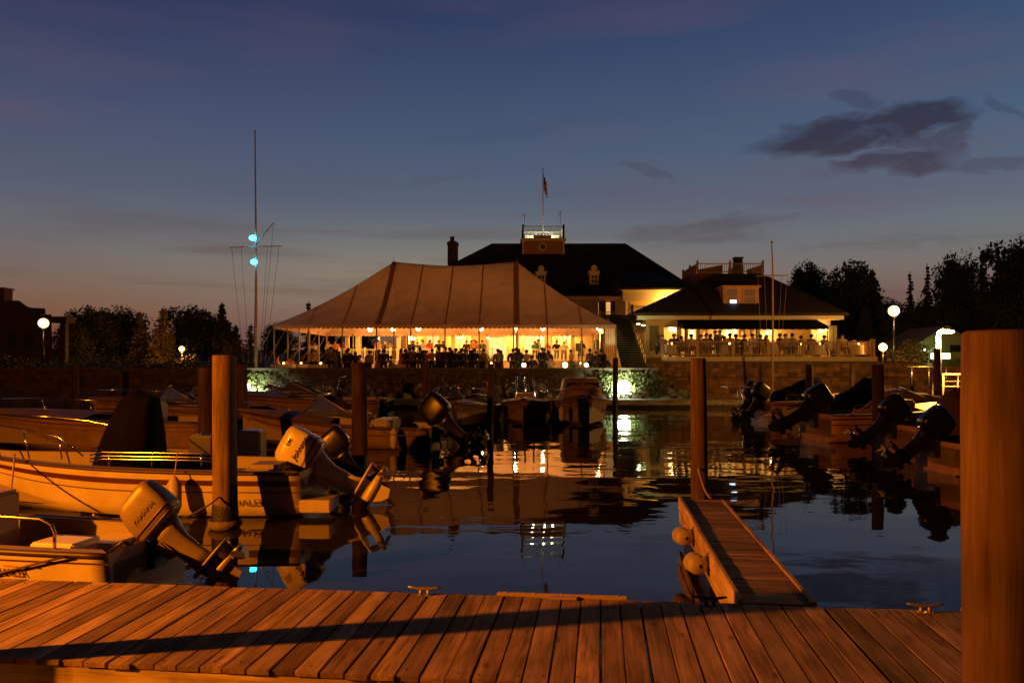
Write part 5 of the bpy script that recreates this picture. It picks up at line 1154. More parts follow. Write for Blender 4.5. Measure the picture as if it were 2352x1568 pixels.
# D: brown-lit high bowed boat pointing left
hD = Hull(6.3, 2.3, .85, .25, .06, .8, .2, 2.0)
tD, _, _ = boat('fishing_boat', 'high-bowed boat lit dull orange, pointing left behind the covered console', (ax(470, 22), 22.6, 0), R(180), hD, .2, stripes=((.80, .84), (.66, .68)), foredeck=.5, hullm=dimgel)
rail(tD, [(6.0, .2, 1.45), (4.4, .7, 1.5), (2.4, 1.0, 1.42)], .014); MB().cyl((4.4, .7, 1.0), (4.55, .7, 1.5), .012, n=6).cyl((3.0, .9, 1.0), (3.1, .9, 1.45), .012, n=6).build('rail_post', steel, tD)
MB().box(1.5, 2.4, -.5, .5, .2, 1.35, bev=.06).build('console', gelin, tD)

def far_boat(name, label, xd, Y, deg, L, B, H, kind, hullm=None):
    h = Hull(L, B, H, .3, .12, .4, .15, 2.2); X = ax(xd, Y); hullm = hullm or dimgel
    d = Vector((math.cos(R(deg)), math.sin(R(deg)), 0)) * L / 2
    t, _, _ = boat(name, label, (X - d.x, Y - d.y, 0), R(deg), h, .15, stripes=((.8, .86),), hullm=hullm, foredeck=.55)
    if kind in ('ws', 'cabin'): windshield(t, L * .35, L * .62, B * .38, H + .18, H + .75, .4)
    if kind == 'cabin':
        MB().loft(secs([(H * .6, L * .62, L * .34, B * .74), (H + .55, L * .60, L * .30, B * .66), (H + .95, L * .58, L * .24, B * .58), (H + 1.0, L * .57, L * .2, B * .5)], 24, 4)).build('cabin', dimgel, t)
        MB().box(L * .705, L * .725, -B * .26, -.06, H + .5, H + .82).box(L * .705, L * .725, .06, B * .26, H + .5, H + .82).build('window', black, t)
    if kind == 'ttop':
        mb = MB()
        for x in (L * .4, L * .55):
            for y in (-.42, .42): mb.cyl((x, y, .15), (x, y * .9, H + 1.15), .035, n=8)
        mb.cyl((L * .48, 0, .6), (L * .48, 0, H + 1.15), .04, n=8); mb.build('tower_post', steel, t)
        mb = MB()
        for sg in (1, -1): mb.tube([(L * .35, sg * 1.0, H + .1), (L * .45, sg * .98, H + .55), (L * .55, sg * .75, H + .82), (L * .6, sg * .45, H + .9)], .022, 8)
        mb.build('arch_rail', steel, t)
        MB().box(L * .42, L * .56, -.4, .4, .15, H + .45, bev=.05).build('console', gelin, t)
    if kind == 'rails':
        mb = MB()
        for sg in (1, -1): mb.tube([(L * .98, sg * .15, H + .85), (L * .8, sg * .55, H + .8), (L * .55, sg * .8, H + .65), (L * .45, sg * .9, H + .3)], .016, 8)
        mb.tube([(L * .45, -.6, H), (L * .42, -.6, H + 1.0), (L * .42, .6, H + 1.0), (L * .45, .6, H)], .02, 8); mb.build('bow_rail', steel, t)
    mb = MB()
    for sg in (1, -1): mb.tube([(L * 1.02, sg * .1, H + .62), (L * .85, sg * B * .3, H + .6), (L * .6, sg * B * .44, H + .5)], .012, 6)
    mb.build('bow_rail', steel, t)
    return t
far_boat('runabout', 'dim runabout with a low curved windshield left of the thick foreground pile', 405, 28.5, 195, 5.0, 2.0, .9, 'ws')
far_boat('cabin_cruiser', 'dark cruiser with rails and windshield seen above the cuddy boat foredeck', 690, 33, 187, 6.5, 2.3, .95, 'ws')
far_boat('motorboat', 'grey boat with thin antenna rods behind the cuddy boat windshield', 765, 37, 180, 5.5, 2.1, .8, 'rails')
far_boat('open_boat', 'small open boat with chrome bow rail end-on right of the slim dark piles', 1082, 31.5, 262, 5.0, 1.9, .7, 'rails')
far_boat('open_boat', 'boat with three steel tower posts and arched rails, bow towards the viewer', 1206, 34, 268, 5.6, 2.1, .72, 'ttop')
far_boat('cabin_boat', 'white cabin boat bow-on below the right end of the tent', 1330, 33, 272, 5.8, 2.5, .85, 'cabin')
far_boat('motorboat', 'dark motorboat stern-on between the slim piles and the small open boat', 1030, 35, 95, 4.6, 1.8, .7, 'ws', mat('navy_hull', (.03, .025, .03)))
# slender rods / antennas on the boats behind
t = thing('fishing_rod_rack', 'cluster of thin upright rods rising behind the cuddy boat', 'rod rack', (ax(757, 36), 36, .8))
mb = MB()
for xd, y0 in ((742, 868), (750, 876), (757, 866), (763, 872)): mb.tube([(ax(xd, 36), 36, .8), (ax(xd + 1, 36), 36, az(y0, 36))], [.022, .008], 6)
mb.build('rods', galv, t, True)

# ------------------------------------------------------------------ boats on the right
def rboat(name, label, xstern, Y, deg, L, B, H, cm_, tilt, sc_=1.5, stripes=((.80, .86), (.60, .64)), twin=False, **k):
    h = Hull(L, B, H, .3, .10, .5, .18, 2.2); k.setdefault('hullm', mat('brown_hull', (.36, .22, .15), .45, var=.3, scale=2.5, spec=.3))  # hull colour darker and redder than the white gelcoat
    t, _, _ = boat(name, label, (ax(xstern, Y), Y, 0), R(deg), h, .18, stripes=stripes, foredeck=.5, **k)
    MB().box(L * .42, L * .52, -.45, .45, .18, H + .42, bev=.06).build('console', dimgel, t)
    mb = MB().tube([(L * .12, -B * .42, H), (L * .13, -B * .42, H + .28), (L * .4, -B * .44, H + .34), (L * .42, -B * .44, H + .05)], .014, 6).tube([(L * .44, -.4, H + .4), (L * .45, -.35, H + .75), (L * .45, .35, H + .75), (L * .44, .4, H + .4)], .014, 6); mb.build('rail', steel, t)
    for y in ((-.38, .38) if twin else (0,)): outboard(t, (-.06, y, H), R(tilt), sc_, cm_, cm_, yaw=R(4 if y else -5), prop=True)
    return t
# J: white hull with twin black outboards
tJ = rboat('motorboat', 'white boat with dark stripes and twin black outboards before the stone wall', 1742, 33.5, 12, 6.0, 2.3, .85, cowlb, 34, 1.25, twin=True)
mb = MB().tube([(2.2, -.6, .9), (2.35, -.5, 1.75), (2.35, .5, 1.75), (2.2, .6, .9)], .03, 8); mb.build('arch', steel, tJ)
t = thing('folding_table', 'small dark sun top on thin poles above the twin black outboards', 'sun top', (ax(1690, 33), 33, .5))
t2 = mb = MB(); mb.box(ax(1664, 33), ax(1716, 33), 32.5, 33.6, az(890, 33), az(888, 33) + .02); mb.build('top', mat('dim_top', (.3, .2, .14), .6), t, True)
mb = MB(); mb.cyl((ax(1700, 33), 33, .3), (ax(1700, 33) - .12, 33, az(889, 33)), .02, n=6).cyl((ax(1712, 33), 33, .3), (ax(1701, 33), 33, az(889, 33)), .02, n=6); mb.build('leg', steel, t, True)
def cover(label, pts, Y, depth, m, hullL=None, name='covered_boat'):
    """fitted boat cover: ridge outline pts (x,y picture units), sloping to front and back, over a hull"""
    xs_ = [ax(p[0], Y) for p in pts]; t = thing(name, label, 'boat', ((xs_[0] + xs_[-1]) / 2, Y + depth / 2, 0))
    secs_ = []; N_ = 40
    for i in range(N_ + 1):
        X = xs_[0] + (xs_[-1] - xs_[0]) * i / N_; zt = 0
        for (xa, ya), (xb, yb) in zip(pts, pts[1:]):
            a_, b_ = ax(xa, Y), ax(xb, Y)
            if a_ - 1e-6 <= X <= b_ + 1e-6: f = (X - a_) / max(1e-6, b_ - a_); zt = az(ya + (yb - ya) * f, Y); break
        zb = .55; row = []
        e = min(1, i / 5, (N_ - i) / 5) ** .6 if 0 < i < N_ else .25
        for q in range(13):
            a = q / 12; yy = (a - .5) * depth * e; zz = zb + (max(zt, zb + .1) - zb) * (1 - abs(2 * a - 1) ** 1.7) + .035 * math.sin(i * .9 + q * 1.7)
            row.append((X + .03 * math.sin(q * 2.1 + i), Y + depth / 2 + yy, zz))
        secs_.append(row)
    MB().loft(secs_, closed=False, cap=False).build('boat_cover', m, t, True)
    h = Hull(xs_[-1] - xs_[0], depth, .62, .12, .3, .2, .15); us = [i / 16 for i in range(17)]; mb = MB()
    for sg in (1, -1):
        vs = []
        for u in us:
            for p_ in [Vector((h.side(u, 0).x, 0, -.15)), h.side(u, 0), h.side(u, .5), h.side(u, 1)]: vs.append(Vector((xs_[0] + p_.x, Y + depth / 2 + p_.y * sg, p_.z)))
        mb.add(vs, [(i * 4 + j, i * 4 + j + 1, (i + 1) * 4 + j + 1, (i + 1) * 4 + j) for i in range(16) for j in range(3)], True)
    mb.build('hull', gel, t, True); return t
cover('boat under a black cover rising to a blunt peak, left of the two black covers', [(1792, 912), (1800, 902), (1850, 884), (1876, 868), (1906, 867), (1930, 905), (1936, 915)], 32.5, 2.3, blackcloth)
cover('boat under a large black cover with a long slope, right of the two black covers', [(1918, 942), (1928, 922), (1985, 898), (2022, 868), (2048, 866), (2072, 900), (2080, 930)], 27.5, 2.4, blackcloth)
cover('boat under a slack grey cover beside the lit lamp post', [(2020, 950), (2040, 925), (2075, 897), (2110, 892), (2150, 905), (2240, 918), (2330, 935)], 26, 2.4, greycloth)
cover('near boat under a dark brownish cover against the right pile', [(2190, 980), (2212, 945), (2240, 900), (2330, 880), (2420, 920)], 19, 2.2, mat('brown_canvas', (.05, .03, .022), .9, bump=.4, bscale=6))
rboat('motorboat', 'white boat with one long black outboard, moored just below the black boat covers', 1872, 25, 8, 6.2, 2.2, .88, cowlb, 56, 1.45)
tN = rboat('motorboat', 'boat with small windshield and dark outboard, middle of three sterns below the covers', 2052, 21.5, 6, 5.6, 2.2, .80, cowlb, 48, 1.25)
windshield(tN, 1.8, 3.2, .8, .95, 1.4, .45)
rboat('motorboat', 'dark boat with rounded black outboard nearest the big right pile', 2150, 17.8, 4, 5.2, 2.0, .72, cowlb, 48, 1.2)
# small white sun canopy hull between
rboat('skiff', 'small pale skiff squeezed in behind the boat with the long black outboard', 1900, 28.5, 10, 5.0, 1.9, .7, cowlg, 30, 1.2)
# ------------------------------------------------------------------ trees
bark = mat('bark', (.07, .05, .035), .95, var=.4, scale=4, stretch=(4, 4, 1), bump=.8)
leafd = mat('foliage_deep', (.035, .045, .018), .8, var=.4, scale=1.2, island=.5)
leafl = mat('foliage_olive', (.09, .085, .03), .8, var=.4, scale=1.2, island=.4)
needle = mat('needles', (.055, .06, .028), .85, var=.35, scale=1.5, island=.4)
def leaves(mb, c, n, size, rnd, spread=1.0, flat=1.0):
    for _ in range(n):
        d = Vector((rnd.gauss(0, 1), rnd.gauss(0, 1), rnd.gauss(0, 1) * flat)) * .5 * spread; d = d if d.length < spread else d * .6; p = Vector(c) + d
        a = Vector((rnd.gauss(0, 1), rnd.gauss(0, 1), rnd.gauss(0, .7))).normalized(); b = a.cross(Vector((rnd.gauss(0, 1), rnd.gauss(0, 1), rnd.gauss(0, 1)))).normalized()
        s_ = size * rnd.uniform(.3, 1.15); mb.add([p - a * s_, p - b * s_ * .55, p + a * s_, p + b * s_ * .55], [(0, 1, 2, 3)])
def round_tree(name, seed, H, Rr, m, n=150, label='', loc=(0, 0, 0), leaf=.27, trunk=.25, per=52):
    rnd = random.Random(seed); t = thing(name, label, 'tree', (0, 0, 0)); t['_o'] = (0, 0, 0)
    tr = MB(); ht = H * trunk; top = Vector((rnd.uniform(-.3, .3), rnd.uniform(-.3, .3), H * .62))
    tr.tube([(0, 0, -.4), (.05, 0, ht), tuple(top)], [H * .03, H * .022, H * .008], 8); cr = MB()
    for i in range(n):
        # clumps through the crown volume, lobed outline
        a = rnd.random() * 2 * PI; ph = math.acos(rnd.uniform(-.75, 1)); rr = rnd.random() ** .4
        lob = 1 + .22 * math.sin(3 * a + seed) * math.sin(2 * ph) + .12 * math.sin(5 * a + seed * 2)
        c = Vector((math.cos(a) * math.sin(ph) * Rr * rr * lob, math.sin(a) * math.sin(ph) * Rr * rr * lob, ht + (H - ht) * .48 + math.cos(ph) * (H - ht) * .52 * rr * (lob * .5 + .5)))
        leaves(cr, c, per, leaf, rnd, Rr * .30, .8)
        if i % 9 == 0: tr.tube([(0, 0, ht + (H * .5 - ht) * rnd.random()), tuple(c.lerp(Vector((0, 0, H * .4)), .5)), tuple(c)], [H * .010, H * .006, .01], 5)
    tr.build('trunk', bark, t); cr.build('crown', m, t); t.location = loc; return t
def conifer(name, seed, H, Rr, m, label='', loc=(0, 0, 0), lay=26, leaf=.15, sparse=1.0):
    rnd = random.Random(seed); t = thing(name, label, 'tree', (0, 0, 0)); t['_o'] = (0, 0, 0)
    tr = MB().tube([(0, 0, -.4), (0, 0, H * .5), (0, 0, H)], [H * .018, H * .011, .012], 8); cr = MB()
    for k in range(lay):
        f = k / lay; z = H * (.10 + .89 * f); r = Rr * (1 - f) ** .85 * rnd.uniform(.8, 1.15) + .08; nb = int(9 - 4 * f)
        for b_ in range(nb):
            if rnd.random() > sparse: continue
            a = rnd.random() * 2 * PI; rr = r * rnd.uniform(.7, 1.15); e = Vector((math.cos(a) * rr, math.sin(a) * rr, z - rr * .22 + rr * .1))
            tr.tube([(0, 0, z), tuple(e)], [.03, .008], 4)
            m_ = max(2, int(rr / .28))
            for q in range(m_ + 1): leaves(cr, Vector((0, 0, z)).lerp(e, (q + .6) / (m_ + .6)), 9, leaf, rnd, .36 * (1.1 - .5 * q / m_), .5)
    leaves(cr, (0, 0, H), 8, leaf * .7, rnd, .15, 1.6)
    tr.build('trunk', bark, t); cr.build('crown', m, t); t.location = loc; return t
def place(proto, xd, ytop, Y, label, Hp, wscale=1.0, name=None, first=False, rz=0):
    X = ax(xd, Y); zb = gz(X, Y); s_ = (az(ytop, Y) - zb) / Hp
    if first: o = proto; o['label'] = label
    else: o = copy_tree(proto, label=label)
    o.location = (X, Y, zb - .1); o.scale = (s_ * wscale, s_ * wscale, s_); o.rotation_euler.z = rz; o['group'] = 'trees round the harbour'
    return o
r1 = round_tree('round_tree', 11, 10, 3.6, leafd, 190); r2 = round_tree('round_tree', 23, 10, 4.3, leafd, 210, trunk=.16)
c1 = conifer('spruce_tree', 5, 10, 2.6, needle, lay=34, leaf=.24); c2 = conifer('pine_tree', 8, 10, 2.2, needle, lay=20, sparse=.85, leaf=.26)
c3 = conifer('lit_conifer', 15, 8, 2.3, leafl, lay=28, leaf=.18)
b1 = round_tree('bush', 31, 3, 1.6, leafl, 70, leaf=.10, trunk=.05, per=30)
place(r1, 205, 706, 62, 'dark round tree standing alone beside the far-left house', 10, .95, first=True)
place(r2, 283, 712, 64, 'broad dark tree left of the orange-lit conifers', 10, 1.0, first=True, rz=1)
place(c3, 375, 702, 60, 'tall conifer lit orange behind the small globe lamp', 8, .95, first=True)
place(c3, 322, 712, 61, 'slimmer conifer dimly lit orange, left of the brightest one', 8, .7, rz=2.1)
place(r1, 440, 706, 66, 'dark round tree between the lit conifer and the pointed spruce', 10, 1.05, rz=2.5)
place(r2, 490, 728, 70, 'low wide dark tree under the pointed spruce on the left', 10, .8, rz=4)
place(c1, 510, 693, 66, 'pointed dark spruce left of the signal mast', 10, .8, first=True)
place(c1, 541, 744, 68, 'short dark spruce directly left of the signal mast foot', 10, 1.1, rz=1.2)
place(c2, 576, 742, 69, 'small thin pine seen through the signal mast halyards', 10, 1.1, first=True)
place(r1, 640, 742, 84, 'dim tree behind the left guy ropes of the tent', 10, 1.0, rz=.6)
place(c2, 709, 690, 92, 'treetop poking out just above the left slope of the tent', 10, .8, rz=2)
place(r2, 165, 745, 58, 'low dark tree close to the porch column of the far-left house', 10, .8, rz=2)
place(r1, 745, 760, 86, 'dark tree visible under the left end of the tent', 10, 1.2, rz=3.4)
place(r2, 818, 752, 90, 'dark tree visible behind the porch columns at the left', 10, 1.2, rz=5.1)
for i, (pr, xd, yt, Y, w_, lab, H_) in enumerate([
    (r1, 1855, 606, 84, .62, 'round-topped pine behind the right end of the restaurant roof', 10), (c1, 1828, 622, 82, .7, 'narrow spruce left of the round-topped pine behind the restaurant', 10),
    (r2, 1900, 652, 78, .9, 'dark tree sloping down behind the restaurant roof corner', 10), (r1, 1952, 608, 72, .75, 'tall round tree directly above the restaurant cornice end', 10),
    (c1, 2003, 619, 70, .8, 'pointed spruce left of the big white globe lamp', 10), (r2, 2040, 690, 76, .9, 'low dark tree behind the big white globe lamp', 10),
    (c2, 2090, 622, 84, .5, 'thin ragged pine right of the big white globe lamp', 10), (c2, 2130, 604, 86, .45, 'taller thin pine left of the big dark round tree', 10),
    (r2, 2197, 594, 76, .6, 'big dark round tree above the bright lamp post', 10), (c2, 2258, 574, 82, .5, 'feathery pine right of the big dark round tree', 10),
    (c2, 2292, 566, 84, .5, 'second feathery pine, next to the tall trees at the right edge', 10), (r1, 2345, 556, 74, .8, 'tallest dark tree at the right edge of the picture', 10),
    (r2, 2120, 695, 70, .8, 'dark mid-height tree behind the shed gable', 10), (r1, 2268, 668, 68, .9, 'dark tree below the two feathery pines', 10), (c1, 1985, 700, 66, .9, 'dark spruce low behind the restaurant deck end', 10),
    (r2, 2330, 680, 64, 1.0, 'dark broad tree low at the right edge behind the near pile', 10), (r1, 2060, 735, 64, .9, 'dark tree under the big white globe lamp', 10), (r2, 2170, 700, 66, .9, 'dark broad tree right behind the shed', 10)]):
    place(pr, xd, yt, Y, lab, H_, w_, rz=i * 1.3)
place(b1, 2095, 775, 52, 'yellow-green lit bush left of the gabled shed', 3, 1.2, first=True)
place(b1, 2072, 800, 51, 'small lit shrub at the foot of the bush beside the amber lamp', 3, 1.5, rz=2)
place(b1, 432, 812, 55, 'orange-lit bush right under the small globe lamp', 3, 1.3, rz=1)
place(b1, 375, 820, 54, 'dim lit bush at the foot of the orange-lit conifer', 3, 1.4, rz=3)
place(b1, 1120, 803, 50.5, 'leafy potted shrub among the guests under the tent middle', 3, .8, rz=3)
place(b1, 2215, 808, 53, 'dark shrub right of the gabled shed door', 3, 1.5, rz=4)
place(b1, 1312, 826, 48.4, 'low shrub by the middle seawall globe light', 3, 1.3, rz=4)
rnd = random.Random(77); mb = MB()
for i in range(900):
    X = rnd.uniform(-45, -16); leaves(mb, (X, 49.3 + rnd.uniform(-.5, .5), 2.05 + rnd.random() ** 1.5 * (.6 + .25 * math.sin(X * .9))), 8, .12, rnd, .35)
tag(mb.build('hedge', leafd), 'low dark hedge along the top of the left bank', 'hedge')

# ------------------------------------------------------------------ people
skin = mat('skin', (.42, .25, .17), .6, var=.05)
def skinmesh(name, pts, edges, rad, m, parent, root=0, sub=1):
    me = bpy.data.meshes.new(name + '_s'); me.from_pydata(pts, edges, []); o = bpy.data.objects.new(name + '_s', me); col.objects.link(o)
    o.modifiers.new('s', 'SKIN'); sv = me.skin_vertices[0].data
    for i, r_ in enumerate(rad): sv[i].radius = (r_, r_) if not isinstance(r_, tuple) else r_
    sv[root].use_root = True; q = o.modifiers.new('b', 'SUBSURF'); q.levels = sub; q.render_levels = sub
    dg = bpy.context.evaluated_depsgraph_get(); nm = bpy.data.meshes.new_from_object(o.evaluated_get(dg)); bpy.data.objects.remove(o)
    nm.materials.clear(); nm.materials.append(m); nm.polygons.foreach_set('use_smooth', [True] * len(nm.polygons)); nm.name = name
    ob = bpy.data.objects.new(name, nm); col.objects.link(ob); ob.parent = parent; ob['_o'] = (0, 0, 0); return ob
def person_proto(pose, fem=False):
    """faces -y; feet at z=0 (seated: seat at .46)"""
    t = thing('person', 'p', 'person'); t['_o'] = (0, 0, 0); W = .16 if fem else .19; Hh = 1.66 if fem else 1.76
    sit = pose == 'sit'; hz = .52 if sit else Hh * .53; dy = -.04
    sh = hz + Hh * .28; nk = hz + Hh * .325; hd = hz + Hh * .385
    P = {'pelvis': (0, 0, hz), 'belly': (0, -.01, hz + .14), 'chest': (0, -.01, hz + .32), 'neck': (0, 0, nk), 'head': (0, -.02, hd), 'crown': (0, -.01, hd + .11)}
    for s_, n_ in ((1, 'l'), (-1, 'r')):
        P['sh' + n_] = (s_ * W, 0, sh)
        if pose == 'stand' or (pose == 'drink' and s_ < 0) or (pose == 'talk' and s_ > 0): P['el' + n_] = (s_ * (W + .07), .03, sh - .29); P['ha' + n_] = (s_ * (W + .06), -.06, sh - .54)
        elif pose == 'talk' or pose == 'drink': P['el' + n_] = (s_ * (W + .06), -.06, sh - .27); P['ha' + n_] = (s_ * (W - .04), -.28, sh - (.12 if pose == 'drink' else .22))
        elif sit: P['el' + n_] = (s_ * (W + .07), -.10, sh - .26); P['ha' + n_] = (s_ * (W - .05), -.34, sh - .28)
        P['hi' + n_] = (s_ * .10, 0, hz - .06)
        if sit: P['kn' + n_] = (s_ * .12, -.44, hz - .02); P['an' + n_] = (s_ * .12, -.42, .08); P['to' + n_] = (s_ * .12, -.56, .05)
        else: P['kn' + n_] = (s_ * .11, -.02, hz * .52); P['an' + n_] = (s_ * .11, .02, .09); P['to' + n_] = (s_ * .12, -.14, .04)
    names = list(P); ix = {n_: i for i, n_ in enumerate(names)}
    rad = {'pelvis': .14, 'belly': .12, 'chest': (.14, .11), 'neck': .065, 'head': .095, 'crown': .075}
    for n_ in 'lr': rad.update({'sh' + n_: .075, 'el' + n_: .045, 'ha' + n_: .035, 'hi' + n_: .09, 'kn' + n_: .06, 'an' + n_: .04, 'to' + n_: .035})
    E = [('pelvis', 'belly'), ('belly', 'chest'), ('chest', 'neck'), ('neck', 'head'), ('head', 'crown')]
    for n_ in 'lr': E += [('chest', 'sh' + n_), ('sh' + n_, 'el' + n_), ('el' + n_, 'ha' + n_), ('pelvis', 'hi' + n_), ('hi' + n_, 'kn' + n_), ('kn' + n_, 'an' + n_), ('an' + n_, 'to' + n_)]
    skinmesh('body', [P[n_] for n_ in names], [(ix[a], ix[b]) for a, b in E], [rad[n_] for n_ in names], skin, t)
    dflt = mat('suit_charcoal', (.02, .02, .024), .8)
    up = ['pelvis', 'belly', 'chest', 'shl', 'ell', 'wrl', 'shr', 'elr', 'wrr']; Q = dict(P)
    for n_ in 'lr': Q['wr' + n_] = tuple(Vector(P['el' + n_]).lerp(Vector(P['ha' + n_]), .8 if not fem else .15))
    ru = {'pelvis': .165, 'belly': .145 if not fem else .13, 'chest': (.16, .135), 'shl': .10, 'ell': .072, 'wrl': .058, 'shr': .10, 'elr': .072, 'wrr': .058}
    eu = [('pelvis', 'belly'), ('belly', 'chest')] + [e for n_ in 'lr' for e in (('chest', 'sh' + n_), ('sh' + n_, 'el' + n_), ('el' + n_, 'wr' + n_))]
    j = {n_: i for i, n_ in enumerate(up)}
    skinmesh('dress_top' if fem else 'jacket', [Q[n_] for n_ in up], [(j[a], j[b]) for a, b in eu], [ru[n_] for n_ in up], dflt, t)
    if fem and not sit:
        k_ = hz * .45; MB().loft([[(math.cos(a) * r_[0], math.sin(a) * r_[1] + dy * 0, z) for a in [2 * PI * i / 18 for i in range(18)]] for z, r_ in ((hz + .16, (.15, .12)), (hz + .02, (.185, .15)), (hz * .7, (.21, .18)), (k_, (.25, .22)))]).build('skirt', dflt, t)
    else:
        lo = ['pelvis'] + [a + n_ for n_ in 'lr' for a in ('hi', 'kn', 'an')]; rl_ = {'pelvis': .15}
        for n_ in 'lr': rl_.update({'hi' + n_: .105, 'kn' + n_: .078, 'an' + n_: .065})
        j = {n_: i for i, n_ in enumerate(lo)}; el_ = [e for n_ in 'lr' for e in (('pelvis', 'hi' + n_), ('hi' + n_, 'kn' + n_), ('kn' + n_, 'an' + n_))]
        skinmesh('trousers', [P[n_] for n_ in lo], [(j[a], j[b]) for a, b in el_], [rl_[n_] for n_ in lo], dflt, t)
    hm = MB(); c = (0, .0, hd + .045); hm.ball(c, .115, 14, (.95, 1.05, 1.02))
    if fem: hm.ball((0, .06, hd - .03), .105, 12, (1.0, .75, 1.5))
    hm.v = [Vector((v.x, max(v.y, -.09 + max(0, hd + .04 - v.z) * 1.2), v.z)) for v in hm.v]
    hm.build('hair', mat('dark_hair', (.02, .012, .008), .7), t)
    nm = MB().ball((0, -.125, hd + .01), .018, 6, (.8, 1, 1.3)); nm.build('nose', skin, t)
    return t
protos = {(p_, f_): person_proto(p_, f_) for p_, f_ in (('stand', False), ('talk', False), ('drink', False), ('stand', True), ('talk', True), ('sit', False), ('sit', True))}
CL = {'dark suit': (.015, .015, .018), 'white shirt': (.62, .56, .48), 'cream jacket': (.48, .38, .26), 'green top': (.06, .28, .14), 'red dress': (.45, .05, .03), 'black dress': (.012, .01, .012), 'orange top': (.60, .22, .08), 'grey jacket': (.12, .11, .11), 'blue shirt': (.10, .16, .30), 'tan jacket': (.32, .22, .14), 'pink dress': (.55, .22, .2), 'yellow-green top': (.35, .38, .08)}
cmat = {k: mat('cloth_' + k.replace(' ', '_').replace('-', '_'), v, .85, var=.1) for k, v in CL.items()}
darktr = mat('dark_trousers', (.015, .014, .016), .85)
used = set(); used_labels = {}
FEM = ('dress',)
def person(xd, Y, zf, cl, pose, where, deg, fem=None, sc_=1.0, group='guests at the party'):
    fem = ('dress' in cl) if fem is None else fem
    pp = pose if not (fem and pose == 'drink') else 'talk'
    key = (pp, fem); pr = protos[key]
    lab = f"{'seated ' if pose == 'sit' else ''}person in {cl} {where}"
    if key in used: o = copy_tree(pr, label=lab)
    else: o = pr; o['label'] = lab; used.add(key)
    assert lab not in used_labels, lab
    used_labels[lab] = 1
    jr = random.Random(int(xd * 31 + Y * 7)); xd = xd + jr.uniform(-4, 4); o.location = (ax(xd, Y), Y, zf); o.rotation_euler = (R(jr.uniform(-5, 5)), R(jr.uniform(-4, 4)), R(deg + jr.uniform(-35, 35))); o.scale = (sc_ * jr.uniform(1.0, 1.3), sc_ * jr.uniform(.95, 1.15), sc_ * jr.uniform(.93, 1.05)); o['group'] = group; o['category'] = 'person'
    for ch in o.children:
        st_ = ch.name.split('.')[0]
        if st_ in ('jacket', 'dress_top', 'skirt', 'trousers'):
            ch.material_slots[0].link = 'OBJECT'; ch.material_slots[0].material = cmat[cl] if st_ != 'trousers' else darktr
    return o
G = 1.63
T = 'on the terrace '
terr = [(719, 49.3, 'tan jacket', 'stand', 'left of the third pole, first one standing', 0), (750, 48.6, 'dark suit', 'talk', 'just left of the third front tent pole', 60), (764, 48.5, 'grey jacket', 'stand', 'behind the third front tent pole', 180),
 (792, 48.3, 'dark suit', 'stand', 'left half of the dark pair near pole four', 150), (812, 48.5, 'black dress', 'talk', 'right half of the dark pair near pole four', 200),
 (831, 48.6, 'white shirt', 'sit', 'at the table left of the fourth pole', 250), (845, 48.8, 'tan jacket', 'stand', 'right beside the fourth tent pole', 170), (866, 49.5, 'red dress', 'stand', 'right of the fourth tent pole, facing the porch', 120), (881, 48.5, 'dark suit', 'stand', 'alone halfway between the fourth and fifth tent poles', 180),
 (897, 49.0, 'green top', 'sit', 'between the fourth and fifth tent poles', 100), (919, 49.3, 'pink dress', 'talk', 'among the candles left of the fifth tent pole', 90), (937, 48.4, 'dark suit', 'drink', 'right at the fifth tent pole', 180), (951, 48.6, 'grey jacket', 'talk', 'first right of the fifth tent pole', 220), (962, 48.3, 'dark suit', 'stand', 'second right of the fifth tent pole', 160),
 (980, 48.9, 'orange top', 'talk', 'in bright colour right of the big dark group', 200), (993, 49.1, 'cream jacket', 'stand', 'left of the sixth tent pole', 180), (1006, 49.4, 'black dress', 'talk', 'two steps left of the sixth tent pole', 120), (1023, 48.3, 'dark suit', 'talk', 'right of the sixth tent pole, large and dark', 200), (1038, 48.5, 'grey jacket', 'stand', 'second right of the sixth tent pole', 170),
 (1054, 48.8, 'white shirt', 'talk', 'between the sixth and seventh tent poles', 180), (1066, 48.4, 'dark suit', 'drink', 'raising a drink left of the seventh pole', 180), (1079, 49.2, 'pink dress', 'stand', 'just left of the seventh tent pole', 200), (1090, 48.4, 'dark suit', 'stand', 'shoulder to shoulder with the seventh tent pole', 180), (1103, 49.0, 'yellow-green top', 'stand', 'right of the seventh tent pole', 150),
 (1141, 48.5, 'grey jacket', 'stand', 'right of the shrub with hands down', 180), (1152, 49.3, 'red dress', 'talk', 'left of the porch steps', 240), (1179, 48.2, 'dark suit', 'stand', 'the tallest silhouette right before the porch steps', 180), (1191, 48.6, 'black dress', 'talk', 'leaning against the tallest silhouette near the steps', 200),
 (1206, 49.8, 'cream jacket', 'stand', 'by the leftmost seawall globe light', 160), (1227, 48.4, 'dark suit', 'sit', 'hunched right of the leftmost seawall globe light', 150), (1248, 48.5, 'grey jacket', 'talk', 'left of the ninth tent pole', 160), (1262, 48.3, 'tan jacket', 'sit', 'below the ninth tent pole', 200),
 (1315, 49.2, 'orange top', 'drink', 'between the two right-hand seawall globe lights', 100), (1358, 49.0, 'grey jacket', 'talk', 'right of the tenth tent pole', 220), (1374, 48.4, 'dark suit', 'stand', 'big and dark near the gathered curtain', 170), (1390, 48.6, 'black dress', 'sit', 'lowest and rightmost before the gathered curtain', 170),
 (640, 49.6, 'cream jacket', 'sit', 'at the left-end table inside the tent corner', 90), (668, 49.8, 'orange top', 'sit', 'leaning towards the left-end table', 250)]
for a in terr: person(a[0], a[1], G, a[2], a[3], T + a[4] if 'on the' not in a[4] else a[4], a[5], sc_=random.Random(a[0]).uniform(.95, 1.05))

